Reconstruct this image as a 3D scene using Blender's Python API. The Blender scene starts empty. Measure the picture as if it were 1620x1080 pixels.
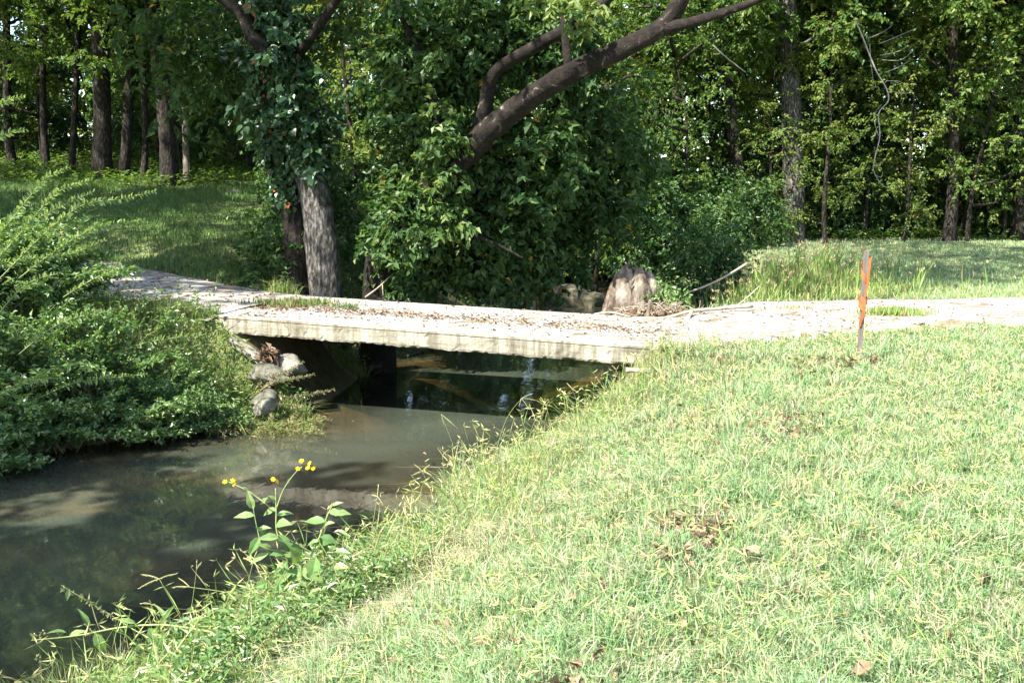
import bpy, math, random
import numpy as np
from mathutils import Vector

rng = np.random.default_rng(11)
random.seed(5)
C = bpy.context.scene.collection
sc = bpy.context.scene
R = math.radians

# ------------------------------------------------------------------ camera geometry (35 mm lens, 1.6 m above the deck)
F = 1575.0
PIT = math.atan(240 / F)
CP, SP = math.cos(PIT), math.sin(PIT)
CH = 1.6
W = -1.23                                             # water level
def ray(px, py):
    u = (px - 810) / F; v = (540 - py) / F
    return np.array([u, CP + v * SP, -SP + v * CP])
def at_y(px, py, y):
    d = ray(px, py); t = y / d[1]
    return np.array([d[0] * t, y, CH + d[2] * t])
def at_z(px, py, z):
    d = ray(px, py); t = (z - CH) / d[2]
    return np.array([d[0] * t, d[1] * t, z])

# ------------------------------------------------------------------ materials
def mat(name):
    m = bpy.data.materials.new(name); m.use_nodes = True
    nt = m.node_tree; nt.nodes.clear()
    return m, nt, nt.nodes, nt.links
def N(nodes, t, **kw):
    n = nodes.new(t)
    for k, v in kw.items():
        setattr(n, k, v)
    return n
def ramp(nodes, stops, interp='LINEAR'):
    r = nodes.new('ShaderNodeValToRGB'); r.color_ramp.interpolation = interp
    el = r.color_ramp.elements
    while len(el) < len(stops): el.new(0.5)
    for e, (p, c) in zip(el, stops):
        e.position = p; e.color = (*c, 1)
    return r
def noise_tex(nodes, links, scale, detail=4, rough=0.55, coord='Object', dist=0.0, sc3=None):
    tc = nodes.new('ShaderNodeTexCoord'); n = nodes.new('ShaderNodeTexNoise')
    n.inputs['Scale'].default_value = scale; n.inputs['Detail'].default_value = detail
    n.inputs['Roughness'].default_value = rough; n.inputs['Distortion'].default_value = dist
    if sc3:
        mp = nodes.new('ShaderNodeMapping'); mp.inputs['Scale'].default_value = sc3
        links.new(tc.outputs[coord], mp.inputs['Vector']); links.new(mp.outputs['Vector'], n.inputs['Vector'])
    else:
        links.new(tc.outputs[coord], n.inputs['Vector'])
    return n
def leaf_mat(name, stops, trans=0.35, rough=0.45, spec=0.4, tcol=(1.25, 1.3, 0.55)):
    m, nt, nd, ln = mat(name)
    at = N(nd, 'ShaderNodeAttribute', attribute_name='tone')
    r = ramp(nd, stops); ln.new(at.outputs['Fac'], r.inputs['Fac'])
    p = nd.new('ShaderNodeBsdfPrincipled'); p.inputs['Roughness'].default_value = rough
    p.inputs['Specular IOR Level'].default_value = spec
    ln.new(r.outputs['Color'], p.inputs['Base Color'])
    t = nd.new('ShaderNodeBsdfTranslucent')
    mx = N(nd, 'ShaderNodeMix', data_type='RGBA', blend_type='MULTIPLY'); mx.inputs['Factor'].default_value = 1
    ln.new(r.outputs['Color'], mx.inputs['A']); mx.inputs['B'].default_value = (*tcol, 1)
    ln.new(mx.outputs['Result'], t.inputs['Color'])
    s = nd.new('ShaderNodeMixShader'); s.inputs['Fac'].default_value = trans
    ln.new(p.outputs[0], s.inputs[1]); ln.new(t.outputs[0], s.inputs[2])
    o = nd.new('ShaderNodeOutputMaterial'); ln.new(s.outputs[0], o.inputs['Surface'])
    return m
def rough_mat(name, stops, scale, bump=0.4, bscale=None, detail=6, rough=0.9, sc3=None, stops2=None, scale2=1.0, dist=0.0, bdist=0.02, spec=0.25):
    m, nt, nd, ln = mat(name)
    n = noise_tex(nd, ln, scale, detail, 0.62, sc3=sc3, dist=dist)
    r = ramp(nd, stops); ln.new(n.outputs['Fac'], r.inputs['Fac'])
    col = r.outputs['Color']
    if stops2:
        n2 = noise_tex(nd, ln, scale2, 5, 0.6, dist=0.4)
        r2 = ramp(nd, stops2); ln.new(n2.outputs['Fac'], r2.inputs['Fac'])
        mx = N(nd, 'ShaderNodeMix', data_type='RGBA', blend_type='MULTIPLY'); mx.inputs['Factor'].default_value = 1
        ln.new(col, mx.inputs['A']); ln.new(r2.outputs['Color'], mx.inputs['B']); col = mx.outputs['Result']
    p = nd.new('ShaderNodeBsdfPrincipled'); p.inputs['Roughness'].default_value = rough
    p.inputs['Specular IOR Level'].default_value = spec
    ln.new(col, p.inputs['Base Color'])
    nb = noise_tex(nd, ln, bscale or scale, detail, 0.7, sc3=sc3)
    b = nd.new('ShaderNodeBump'); b.inputs['Strength'].default_value = bump; b.inputs['Distance'].default_value = bdist
    ln.new(nb.outputs['Fac'], b.inputs['Height']); ln.new(b.outputs['Normal'], p.inputs['Normal'])
    o = nd.new('ShaderNodeOutputMaterial'); ln.new(p.outputs[0], o.inputs['Surface'])
    return m

M = {}
M['leaf_main'] = leaf_mat('leaf_main', [(0, (.026, .062, .018)), (.45, (.046, .098, .026)), (.8, (.080, .140, .034)), (.97, (.14, .19, .05)), (1, (.34, .22, .04))], .36, .5, .3)
M['leaf_ivy'] = leaf_mat('leaf_ivy', [(0, (.018, .052, .02)), (.7, (.035, .085, .028)), (.93, (.06, .11, .035)), (1, (.25, .10, .035))], .25, .4, .5)
M['leaf_wood'] = leaf_mat('leaf_wood', [(0, (.036, .082, .021)), (.4, (.070, .136, .031)), (.8, (.120, .190, .042)), (1, (.21, .23, .05))], .45, .5, .3)
M['leaf_under'] = leaf_mat('leaf_under', [(0, (.022, .060, .018)), (.5, (.045, .105, .028)), (1, (.10, .16, .04))], .34, .42, .45)
M['leaf_privet'] = leaf_mat('leaf_privet', [(0, (.055, .115, .035)), (.5, (.125, .215, .068)), (1, (.34, .42, .18))], .34, .35, .5)
M['leaf_weed'] = leaf_mat('leaf_weed', [(0, (.06, .13, .04)), (.6, (.12, .21, .06)), (1, (.22, .30, .11))], .32, .4, .5)
M['grass_lawn'] = leaf_mat('grass_lawn', [(0, (.42, .345, .24)), (.19, (.40, .37, .24)), (.30, (.13, .23, .095)), (.7, (.215, .33, .15)), (1, (.37, .46, .26))], .32, .5, .35, (1.1, 1.15, .7))
M['grass_bank'] = leaf_mat('grass_bank', [(0, (.42, .33, .20)), (.28, (.40, .37, .17)), (.36, (.14, .23, .06)), (.7, (.20, .32, .08)), (1, (.34, .40, .13))], .32, .5, .35, (1.1, 1.15, .7))
M['grass_meadow'] = leaf_mat('grass_meadow', [(0, (.16, .14, .06)), (.08, (.06, .12, .035)), (.7, (.09, .175, .045)), (1, (.15, .24, .06))], .32, .5, .35, (1.1, 1.15, .7))
M['grass_left'] = leaf_mat('grass_left', [(0, (.30, .23, .12)), (.28, (.32, .29, .12)), (.36, (.08, .16, .04)), (.8, (.16, .25, .06)), (1, (.32, .36, .13))], .3, .5, .35, (1.1, 1.15, .7))
M['dead_leaf'] = leaf_mat('dead_leaf', [(0, (.06, .038, .024)), (.5, (.16, .105, .065)), (1, (.38, .27, .17))], .15, .7, .2, (1, .8, .5))
M['seed'] = leaf_mat('seed', [(0, (.30, .30, .12)), (1, (.48, .46, .22))], .2, .6, .2, (1, 1, .6))
M['stem'] = rough_mat('stem', [(.3, (.16, .22, .07)), (.7, (.30, .34, .13))], 30, .1)
M['stem_red'] = rough_mat('stem_red', [(.3, (.16, .12, .06)), (.7, (.28, .24, .12))], 30, .1)
M['flower'] = leaf_mat('flower', [(0, (.70, .48, .01)), (1, (.85, .66, .02))], .25, .5, .2, (1.0, .9, .3))
M['flower_eye'] = rough_mat('flower_eye', [(.3, (.30, .18, .02)), (.7, (.5, .34, .03))], 200, .3)
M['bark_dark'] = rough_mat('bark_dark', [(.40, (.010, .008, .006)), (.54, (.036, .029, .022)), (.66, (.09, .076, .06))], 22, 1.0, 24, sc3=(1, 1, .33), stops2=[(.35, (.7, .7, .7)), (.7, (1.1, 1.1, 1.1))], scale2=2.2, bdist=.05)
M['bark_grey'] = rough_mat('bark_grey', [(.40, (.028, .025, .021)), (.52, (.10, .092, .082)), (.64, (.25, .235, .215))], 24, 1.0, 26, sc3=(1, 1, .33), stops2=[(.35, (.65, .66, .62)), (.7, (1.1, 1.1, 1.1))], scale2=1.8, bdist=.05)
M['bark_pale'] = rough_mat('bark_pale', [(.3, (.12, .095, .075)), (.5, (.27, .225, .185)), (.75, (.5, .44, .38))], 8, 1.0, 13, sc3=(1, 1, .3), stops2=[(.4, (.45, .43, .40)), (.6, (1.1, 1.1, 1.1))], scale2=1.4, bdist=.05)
M['bark_limb'] = rough_mat('bark_limb', [(.38, (.007, .0055, .004)), (.52, (.015, .011, .008)), (.62, (.028, .022, .017)), (.70, (.17, .155, .13))], 6, 1.0, 16, dist=.6, bdist=.04)  # colour darkened in place of shade from the crown above the limb
M['driftwood'] = rough_mat('driftwood', [(.36, (.06, .045, .032)), (.5, (.19, .155, .12)), (.64, (.36, .31, .255))], 7, 1.0, 12, sc3=(1, 1, .3), stops2=[(.38, (.5, .46, .42)), (.6, (1.05, 1.05, 1.05))], scale2=3.0, bdist=.05)
M['hollow'] = rough_mat('hollow', [(.3, (.02, .015, .01)), (.7, (.07, .05, .035))], 8, .8)
M['twig'] = rough_mat('twig', [(.3, (.20, .15, .10)), (.7, (.42, .36, .28))], 12, .4)
M['twig_grey'] = rough_mat('twig_grey', [(.3, (.22, .20, .18)), (.7, (.42, .40, .37))], 12, .4)
M['stone'] = rough_mat('stone', [(.34, (.07, .066, .045)), (.52, (.16, .15, .12)), (.68, (.30, .28, .24))], 5, .8, 12, stops2=[(.4, (.55, .58, .48)), (.62, (1, 1, 1))], scale2=3.0)
M['mossy'] = rough_mat('mossy', [(.36, (.025, .026, .012)), (.52, (.06, .055, .035)), (.68, (.15, .125, .09))], 5, .8, 12)
M['stake'] = rough_mat('stake', [(.35, (.10, .08, .07)), (.65, (.22, .185, .165))], 14, .5, sc3=(1, 1, .08))
M['tape'] = leaf_mat('tape', [(0, (.58, .13, .04)), (1, (.66, .18, .07))], .3, .35, .5, (1, .8, .6))

def concrete(name, lo, hi, dirt, dirt_lo, dirt_hi, sc_=3.0, cracks=False, streaks=False):
    m, nt, nd, ln = mat(name)
    n = noise_tex(nd, ln, sc_, 8, .68, dist=.3)
    r = ramp(nd, [(.3, lo), (.7, hi)]); ln.new(n.outputs['Fac'], r.inputs['Fac'])
    n2 = noise_tex(nd, ln, 1.7, 9, .72, dist=.8)
    r2 = ramp(nd, [(dirt_lo, (0, 0, 0)), (dirt_hi, (1, 1, 1))]); ln.new(n2.outputs['Fac'], r2.inputs['Fac'])
    mx = N(nd, 'ShaderNodeMix', data_type='RGBA'); ln.new(r2.outputs['Color'], mx.inputs['Factor'])
    ln.new(r.outputs['Color'], mx.inputs['A']); mx.inputs['B'].default_value = (*dirt, 1)
    n3 = noise_tex(nd, ln, 55, 3, .7)
    r3 = ramp(nd, [(.30, (.45, .43, .40)), (.42, (1, 1, 1))]); ln.new(n3.outputs['Fac'], r3.inputs['Fac'])
    m2 = N(nd, 'ShaderNodeMix', data_type='RGBA', blend_type='MULTIPLY'); m2.inputs['Factor'].default_value = .8
    ln.new(mx.outputs['Result'], m2.inputs['A']); ln.new(r3.outputs['Color'], m2.inputs['B'])
    col = m2.outputs['Result']
    if streaks:
        for sc3, lo_, hi_, c_ in (((7, 7, .5), .42, .60, (.42, .40, .34)), ((1.3, 1.3, 14), .50, .66, (.55, .52, .44))):
            n4 = noise_tex(nd, ln, 1.6, 6, .7, sc3=sc3); r4 = ramp(nd, [(lo_, (1, 1, 1)), (hi_, c_)]); ln.new(n4.outputs['Fac'], r4.inputs['Fac'])
            m4 = N(nd, 'ShaderNodeMix', data_type='RGBA', blend_type='MULTIPLY'); m4.inputs['Factor'].default_value = .8
            ln.new(col, m4.inputs['A']); ln.new(r4.outputs['Color'], m4.inputs['B']); col = m4.outputs['Result']
    if cracks:
        tc = nd.new('ShaderNodeTexCoord'); nz = noise_tex(nd, ln, 2.5, 5, .7)
        va = N(nd, 'ShaderNodeVectorMath', operation='MULTIPLY_ADD'); ln.new(nz.outputs['Color'], va.inputs[0]); va.inputs[1].default_value = (.5, .5, .5); ln.new(tc.outputs['Object'], va.inputs[2])
        vo = N(nd, 'ShaderNodeTexVoronoi', feature='DISTANCE_TO_EDGE'); vo.inputs['Scale'].default_value = .75; ln.new(va.outputs[0], vo.inputs['Vector'])
        rc = ramp(nd, [(.004, (.30, .26, .22)), (.013, (1, 1, 1))]); ln.new(vo.outputs['Distance'], rc.inputs['Fac'])
        m3 = N(nd, 'ShaderNodeMix', data_type='RGBA', blend_type='MULTIPLY'); m3.inputs['Factor'].default_value = .75
        ln.new(col, m3.inputs['A']); ln.new(rc.outputs['Color'], m3.inputs['B']); col = m3.outputs['Result']
    p = nd.new('ShaderNodeBsdfPrincipled'); p.inputs['Roughness'].default_value = .92; p.inputs['Specular IOR Level'].default_value = .2
    ln.new(col, p.inputs['Base Color'])
    b = nd.new('ShaderNodeBump'); b.inputs['Strength'].default_value = .7; b.inputs['Distance'].default_value = .012
    nb = noise_tex(nd, ln, 28, 6, .7); ln.new(nb.outputs['Fac'], b.inputs['Height']); ln.new(b.outputs['Normal'], p.inputs['Normal'])
    o = nd.new('ShaderNodeOutputMaterial'); ln.new(p.outputs[0], o.inputs['Surface'])
    return m
M['deck_top'] = concrete('deck_top', (.21, .198, .178), (.43, .41, .378), (.15, .12, .09), .50, .64, cracks=True)
M['deck_side'] = concrete('deck_side', (.24, .22, .17), (.44, .41, .33), (.10, .09, .062), .52, .68, 2.2, streaks=True)
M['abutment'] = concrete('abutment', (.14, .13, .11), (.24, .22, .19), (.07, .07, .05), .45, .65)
M['road'] = concrete('road', (.20, .185, .165), (.42, .39, .355), (.15, .115, .08), .49, .62, 1.6, cracks=True)

def ground_mat():
    m, nt, nd, ln = mat('ground_soil')
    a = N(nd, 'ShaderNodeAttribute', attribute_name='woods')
    b_ = N(nd, 'ShaderNodeAttribute', attribute_name='mud')
    n = noise_tex(nd, ln, 6, 8, .7)
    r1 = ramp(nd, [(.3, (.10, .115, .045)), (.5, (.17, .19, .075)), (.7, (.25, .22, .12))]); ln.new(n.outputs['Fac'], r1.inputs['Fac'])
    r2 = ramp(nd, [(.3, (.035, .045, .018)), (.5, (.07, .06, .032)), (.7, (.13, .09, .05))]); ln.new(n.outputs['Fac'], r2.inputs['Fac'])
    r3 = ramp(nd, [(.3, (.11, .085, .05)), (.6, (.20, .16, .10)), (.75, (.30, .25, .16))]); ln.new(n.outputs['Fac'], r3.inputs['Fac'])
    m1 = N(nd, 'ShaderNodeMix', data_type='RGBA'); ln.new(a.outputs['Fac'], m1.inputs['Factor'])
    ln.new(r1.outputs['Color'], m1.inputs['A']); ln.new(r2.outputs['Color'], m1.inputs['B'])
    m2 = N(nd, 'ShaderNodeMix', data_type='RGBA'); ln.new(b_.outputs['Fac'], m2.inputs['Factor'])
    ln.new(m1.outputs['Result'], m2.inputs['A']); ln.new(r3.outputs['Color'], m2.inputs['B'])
    p = nd.new('ShaderNodeBsdfPrincipled'); p.inputs['Roughness'].default_value = 1; p.inputs['Specular IOR Level'].default_value = .1
    ln.new(m2.outputs['Result'], p.inputs['Base Color'])
    nb = noise_tex(nd, ln, 25, 6, .75); b = nd.new('ShaderNodeBump'); b.inputs['Strength'].default_value = .8; b.inputs['Distance'].default_value = .03
    ln.new(nb.outputs['Fac'], b.inputs['Height']); ln.new(b.outputs['Normal'], p.inputs['Normal'])
    o = nd.new('ShaderNodeOutputMaterial'); ln.new(p.outputs[0], o.inputs['Surface'])
    return m
M['ground'] = ground_mat()

def water_mat():
    m, nt, nd, ln = mat('creek_water')
    n = noise_tex(nd, ln, .55, 5, .6, dist=.6, sc3=(.7, 1.3, 1))
    r = ramp(nd, [(.34, (.044, .056, .042)), (.54, (.064, .072, .052)), (.68, (.115, .095, .054))]); ln.new(n.outputs['Fac'], r.inputs['Fac'])
    d = nd.new('ShaderNodeBsdfDiffuse'); ln.new(r.outputs['Color'], d.inputs['Color'])
    t = nd.new('ShaderNodeBsdfTransparent'); t.inputs['Color'].default_value = (.70, .62, .44, 1)
    mx = nd.new('ShaderNodeMixShader'); da = N(nd, 'ShaderNodeAttribute', attribute_name='depth'); mr = nd.new('ShaderNodeMapRange'); mr.inputs['From Min'].default_value = .05; mr.inputs['From Max'].default_value = .55; mr.inputs['To Min'].default_value = .22; mr.inputs['To Max'].default_value = .76
    ln.new(da.outputs['Fac'], mr.inputs['Value']); ln.new(mr.outputs[0], mx.inputs['Fac'])
    ln.new(t.outputs[0], mx.inputs[1]); ln.new(d.outputs[0], mx.inputs[2])
    g = nd.new('ShaderNodeBsdfGlossy'); g.inputs['Roughness'].default_value = .03; g.inputs['Color'].default_value = (1, 1, 1, 1)
    n1 = noise_tex(nd, ln, 2.2, 3, .5, sc3=(1.6, .7, 1)); n2 = noise_tex(nd, ln, 16, 2, .5, sc3=(1.5, .7, 1))
    ad = N(nd, 'ShaderNodeMath', operation='MULTIPLY_ADD'); ln.new(n2.outputs['Fac'], ad.inputs[0]); ad.inputs[1].default_value = .10; ln.new(n1.outputs['Fac'], ad.inputs[2])
    b = nd.new('ShaderNodeBump'); b.inputs['Strength'].default_value = .13; b.inputs['Distance'].default_value = .03
    ln.new(ad.outputs[0], b.inputs['Height'])
    fr = nd.new('ShaderNodeFresnel'); fr.inputs['IOR'].default_value = 1.48
    ln.new(b.outputs['Normal'], g.inputs['Normal']); ln.new(b.outputs['Normal'], fr.inputs['Normal'])
    m2 = nd.new('ShaderNodeMixShader'); ln.new(fr.outputs[0], m2.inputs['Fac']); ln.new(mx.outputs[0], m2.inputs[1]); ln.new(g.outputs[0], m2.inputs[2])
    o = nd.new('ShaderNodeOutputMaterial'); ln.new(m2.outputs[0], o.inputs['Surface'])
    return m
M['water'] = water_mat()

# ------------------------------------------------------------------ object helpers
def thing(name, label, cat, loc=(0, 0, 0), group=None):
    o = bpy.data.objects.new(name, None); C.objects.link(o); o.location = tuple(float(v) for v in loc)
    o.empty_display_size = .2
    o['label'] = label; o['category'] = cat
    if group: o['group'] = group
    return o
def tag(o, label=None, cat=None, group=None, kind=None):
    if label: o['label'] = label
    if cat: o['category'] = cat
    if group: o['group'] = group
    if kind: o['kind'] = kind
    return o
def base_of(parent):
    b = np.zeros(3)
    while parent is not None:
        b += np.array(parent.location); parent = parent.parent
    return b
def link(name, me, parent=None, loc=None):
    o = bpy.data.objects.new(name, me); C.objects.link(o)
    if parent is not None: o.parent = parent
    if loc is not None: o.location = tuple(float(v) for v in loc)
    return o
def mesh_np(name, V, faces, mats, tone=None, smooth=False, midx=None, attrs=None):
    """V (n,3); faces: list of (m,k) int arrays"""
    me = bpy.data.meshes.new(name)
    V = np.asarray(V, np.float32)
    me.vertices.add(len(V)); me.vertices.foreach_set('co', V.ravel())
    faces = [np.asarray(f, np.int32) for f in faces if len(f)]
    nl = sum(f.size for f in faces); nf = sum(len(f) for f in faces)
    me.loops.add(nl); me.loops.foreach_set('vertex_index', np.concatenate([f.ravel() for f in faces]))
    me.polygons.add(nf)
    tot = np.concatenate([np.full(len(f), f.shape[1], np.int32) for f in faces])
    st = np.concatenate([[0], np.cumsum(tot)[:-1]]).astype(np.int32)
    me.polygons.foreach_set('loop_start', st)
    if midx is not None: me.polygons.foreach_set('material_index', np.asarray(midx, np.int32))
    me.polygons.foreach_set('use_smooth', np.full(nf, smooth))
    if tone is not None:
        a = me.attributes.new('tone', 'FLOAT', 'POINT'); a.data.foreach_set('value', np.asarray(tone, np.float32))
    for k, v in (attrs or {}).items():
        a = me.attributes.new(k, 'FLOAT', 'POINT'); a.data.foreach_set('value', np.asarray(v, np.float32))
    for m in (mats if isinstance(mats, (list, tuple)) else [mats]): me.materials.append(m)
    me.update(calc_edges=True); me.validate()
    return me
def norm(a):
    return a / np.maximum(np.linalg.norm(a, axis=-1, keepdims=True), 1e-9)

class Leaves:
    def __init__(s): s.p, s.a, s.n, s.l, s.w, s.t = [], [], [], [], [], []
    def add(s, p, a, n, l, w, t):
        s.p.append(np.atleast_2d(p)); s.a.append(np.atleast_2d(a)); s.n.append(np.atleast_2d(n))
        k = len(s.p[-1])
        for lst, v in ((s.l, l), (s.w, w), (s.t, t)): lst.append(np.broadcast_to(np.asarray(v, float), (k,)))
    def mesh(s, name, m, off=None, hi=False, fold=.22, droop=.15):
        p = np.concatenate(s.p); a = norm(np.concatenate(s.a)); n = np.concatenate(s.n)
        if off is not None: p = p - off
        l = np.concatenate(s.l)[:, None]; w = np.concatenate(s.w)[:, None]; t = np.concatenate(s.t)
        sd = norm(np.cross(a, n)); n = norm(np.cross(sd, a))
        k = len(p)
        if not hi:
            V = np.stack([p, p + a * l * .42 + sd * w * .5 + n * w * fold, p + a * l - n * l * droop, p + a * l * .42 - sd * w * .5 + n * w * fold], 1)
            i = np.arange(k)[:, None] * 4
            fc = np.concatenate([i + np.array([[0, 1, 2]]), i + np.array([[0, 2, 3]])])
            return mesh_np(name, V.reshape(-1, 3), [fc], m, np.repeat(t, 4))
        c = lambda q, x, h: p + a * l * q + sd * w * x + n * (w * h) - n * l * droop * q * q
        V = np.stack([p, c(.18, .34, fold * .7), c(.45, .5, fold), c(.75, .27, fold * .6), c(1, 0, 0), c(.75, -.27, fold * .6), c(.45, -.5, fold), c(.18, -.34, fold * .7), c(.45, 0, 0)], 1)
        i = np.arange(k)[:, None] * 9
        fc = np.concatenate([i + np.array([[j, j + 1, 8]]) for j in range(7)] + [i + np.array([[7, 0, 8]])])
        return mesh_np(name, V.reshape(-1, 3), [fc], m, np.repeat(t, 9))

def smooth_path(P, k=4):
    P = np.asarray(P, float); n = len(P)
    if n < 3: return np.linspace(P[0], P[-1], k + 1)
    out = []
    for i in range(n - 1):
        p0, p1, p2, p3 = P[max(i - 1, 0)], P[i], P[i + 1], P[min(i + 2, n - 1)]
        for j in range(k):
            t = j / k
            out.append(.5 * ((2 * p1) + (-p0 + p2) * t + (2 * p0 - 5 * p1 + 4 * p2 - p3) * t * t + (-p0 + 3 * p1 - 3 * p2 + p3) * t ** 3))
    out.append(P[-1]); return np.array(out)
class Tubes:
    def __init__(s): s.V, s.Fq, s.Ft, s.c = [], [], [], 0
    def add(s, P, r, sides=8, rough=0.0, flare=None):
        P = np.asarray(P, float); n = len(P); r = np.broadcast_to(np.asarray(r, float), (n,))
        T = norm(np.gradient(P, axis=0))
        ref = np.array([0, 0, 1.]) if abs(T[0][2]) < .9 else np.array([1., 0, 0])
        u = np.cross(T[0], ref); u /= np.linalg.norm(u)
        ang = np.linspace(0, 2 * np.pi, sides, endpoint=False)
        ph = rng.uniform(0, 6.28, 4)
        rings = []
        for i in range(n):
            u = u - T[i] * np.dot(u, T[i]); u /= max(np.linalg.norm(u), 1e-9); v = np.cross(T[i], u)
            k = 1 + rough * (np.sin(ang * 3 + ph[0] + i * .35) * .5 + np.sin(ang * 5 + ph[1] - i * .55) * .35 + rng.normal(0, .35, sides))
            rr = r[i] * k
            if flare is not None:
                f = flare * np.exp(-i / 2.2); rr = rr * (1 + f * (.6 + .5 * np.sin(ang * 4 + ph[2])))
            rings.append(P[i] + (np.cos(ang) * rr)[:, None] * u + (np.sin(ang) * rr)[:, None] * v)
        V = np.concatenate(rings + [P[:1], P[-1:]])
        i0 = np.arange(n - 1)[:, None] * sides; j = np.arange(sides)[None]; j2 = (j + 1) % sides
        q = np.stack([i0 + j, i0 + j2, i0 + sides + j2, i0 + sides + j], -1).reshape(-1, 4) + s.c
        jj = np.arange(sides); e = (n - 1) * sides
        t = np.concatenate([np.stack([(jj + 1) % sides, jj, np.full(sides, n * sides)], 1), np.stack([e + jj, e + (jj + 1) % sides, np.full(sides, n * sides + 1)], 1)]) + s.c
        s.V.append(V); s.Fq.append(q); s.Ft.append(t); s.c += len(V)
    def mesh(s, name, m, off=None, tone=None):
        V = np.concatenate(s.V)
        if off is not None: V = V - off
        return mesh_np(name, V, [np.concatenate(s.Fq), np.concatenate(s.Ft)], m, None if tone is None else np.full(len(V), tone), smooth=True)

# ------------------------------------------------------------------ terrain
SHORE_R = [(3.6, 45), (3.4, 30), (3.2, 25), (2.6, 20), (1.7, 16), (1.05, 13.6), (0.95, 11.6), (0.28, 10.5), (-0.58, 9.35), (-0.80, 8.0), (-1.58, 6.5), (-2.35, 5.0), (-2.85, 3.6), (-3.2, 2.2), (-4.2, -3), (-6.5, -14), (-10, -40)]
SHORE_L = [(-20, -40), (-15, -14), (-12.5, 0), (-10, 5.5), (-7.6, 8.7), (-5.5, 10.3), (-4.3, 11.15), (-3.4, 11.6), (-2.55, 12.1), (-2.45, 13.0), (-2.2, 15), (-1.2, 18), (-.2, 21), (.3, 25), (.5, 30), (.6, 45)]
POLY = np.array(SHORE_R + SHORE_L, float)
nR = len(SHORE_R)
def seg_dist(x, y, A, B):
    d = B - A; t = np.clip(((x - A[0]) * d[0] + (y - A[1]) * d[1]) / (d @ d), 0, 1)
    return np.hypot(x - A[0] - t * d[0], y - A[1] - t * d[1]), t
def shore(x, y):
    """signed distance to the water's edge (+ on land) and which side (1 right, -1 left)"""
    best = np.full(x.shape, 1e9); side = np.ones(x.shape); ins = np.zeros(x.shape, bool)
    n = len(POLY)
    for i in range(n):
        A, B = POLY[i], POLY[(i + 1) % n]
        if i not in (nR - 1, n - 1):
            d, _ = seg_dist(x, y, A, B)
            m = d < best; best = np.where(m, d, best); side = np.where(m, 1 if i < nR - 1 else -1, side)
        if A[1] != B[1]:
            c = (A[1] > y) != (B[1] > y)
            ins ^= c & (x < (B[0] - A[0]) * (y - A[1]) / (B[1] - A[1]) + A[0])
    return np.where(ins, -best, best), side
ROAD = np.array([(-40, 30, 2.2), (-14, 20.2, .62), (-9, 17.9, .34), (-6.0, 15.9, .10), (-3.5, 13.95, -.012), (2.02, 12.28, -.165), (3.05, 12.9, -.13), (4.1, 13.6, -.075), (6.5, 13.75, -.05), (10, 13.9, -.02), (20, 14.5, .08), (60, 19, .3)], float)
ROADW = [1.6, 1.5, 1.4, 1.3, 1.22, 1.22, 1.3, 1.5, 1.55, 1.6, 1.6, 1.6]
def road_info(x, y):
    best = np.full(x.shape, 1e9); rz = np.zeros(x.shape); wd = np.ones(x.shape); idx = np.zeros(x.shape, int)
    for i in range(len(ROAD) - 1):
        d, t = seg_dist(x, y, ROAD[i, :2], ROAD[i + 1, :2]); m = d < best
        best = np.where(m, d, best); rz = np.where(m, ROAD[i, 2] * (1 - t) + ROAD[i + 1, 2] * t, rz)
        wd = np.where(m, ROADW[i] * (1 - t) + ROADW[i + 1] * t, wd); idx = np.where(m, i, idx)
    return best, rz, wd, idx
def sstep(t):
    t = np.clip(t, 0, 1); return t * t * (3 - 2 * t)
def vnoise(x, y, s, seed=0):
    r = np.random.default_rng(100 + seed); out = 0
    for k in range(5):
        a = r.uniform(0, 6.28); f = s * r.uniform(.6, 1.7); ph = r.uniform(0, 6.28)
        out = out + np.sin((x * math.cos(a) + y * math.sin(a)) * f + ph)
    return out / 5
def terrain(x, y):
    x = np.asarray(x, float); y = np.asarray(y, float)
    s, side = shore(x, y)
    # land level
    left = .10 + .12 * np.clip(y - 15.5, 0, 22) + .02 * np.clip(y - 37, 0, 60) + .02 * np.clip(-x - 8, 0, 30)
    right = -.06 + .012 * np.clip(y - 20, 0, 100) + .01 * np.clip(x - 8, 0, 60)
    wl = sstep((-x + .15 * (y - 22) + .5) / 6.0)
    L = np.where(side < 0, left * wl + right * (1 - wl), right) + .035 * vnoise(x, y, 1.3, 1) + .015 * vnoise(x, y, 4.5, 2)
    L = L + .32 * np.exp(-(((x - 4.6) / 1.6) ** 2 + ((y - 16.6) / 1.3) ** 2)) * (side > 0)
    d, rz, wd, idx = road_info(x, y)
    k = 1 - sstep((d - wd - .05) / 1.6)
    L = L * (1 - k) + (rz - .035) * k
    nb = sstep((x + 5.0) / 1.2)
    bw = np.where(side < 0, 1.45 + .25 * vnoise(x, y, .9, 3) + .7 * nb, 2.9 + .4 * vnoise(x, y, .8, 4) - 1.3 * sstep((y - 9.2) / 1.5) * (y < 12))
    ub = np.exp(-((d / 1.5) ** 4)) * (np.abs(x) < 5)            # steep under the bridge
    bw = bw * (1 - ub) + np.where(side > 0, .45, .75) * ub
    t = np.clip(s / bw, 0, 1)
    prof = np.where(side < 0, np.sin(t * np.pi / 2) ** .9 * (1 - nb) + (t ** 1.5) * nb, t * .55 + .45 * sstep(t))
    bed = W - .62 * sstep(-s / 2.2) - .10 * sstep(-s / .35) + .05 * vnoise(x, y, 2.4, 6)
    return np.where(s > 0, W - .04 + (L - W + .04) * prof, np.minimum(bed, W - .04))
def tz(x, y): return float(terrain(np.array([x]), np.array([y]))[0])

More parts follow.
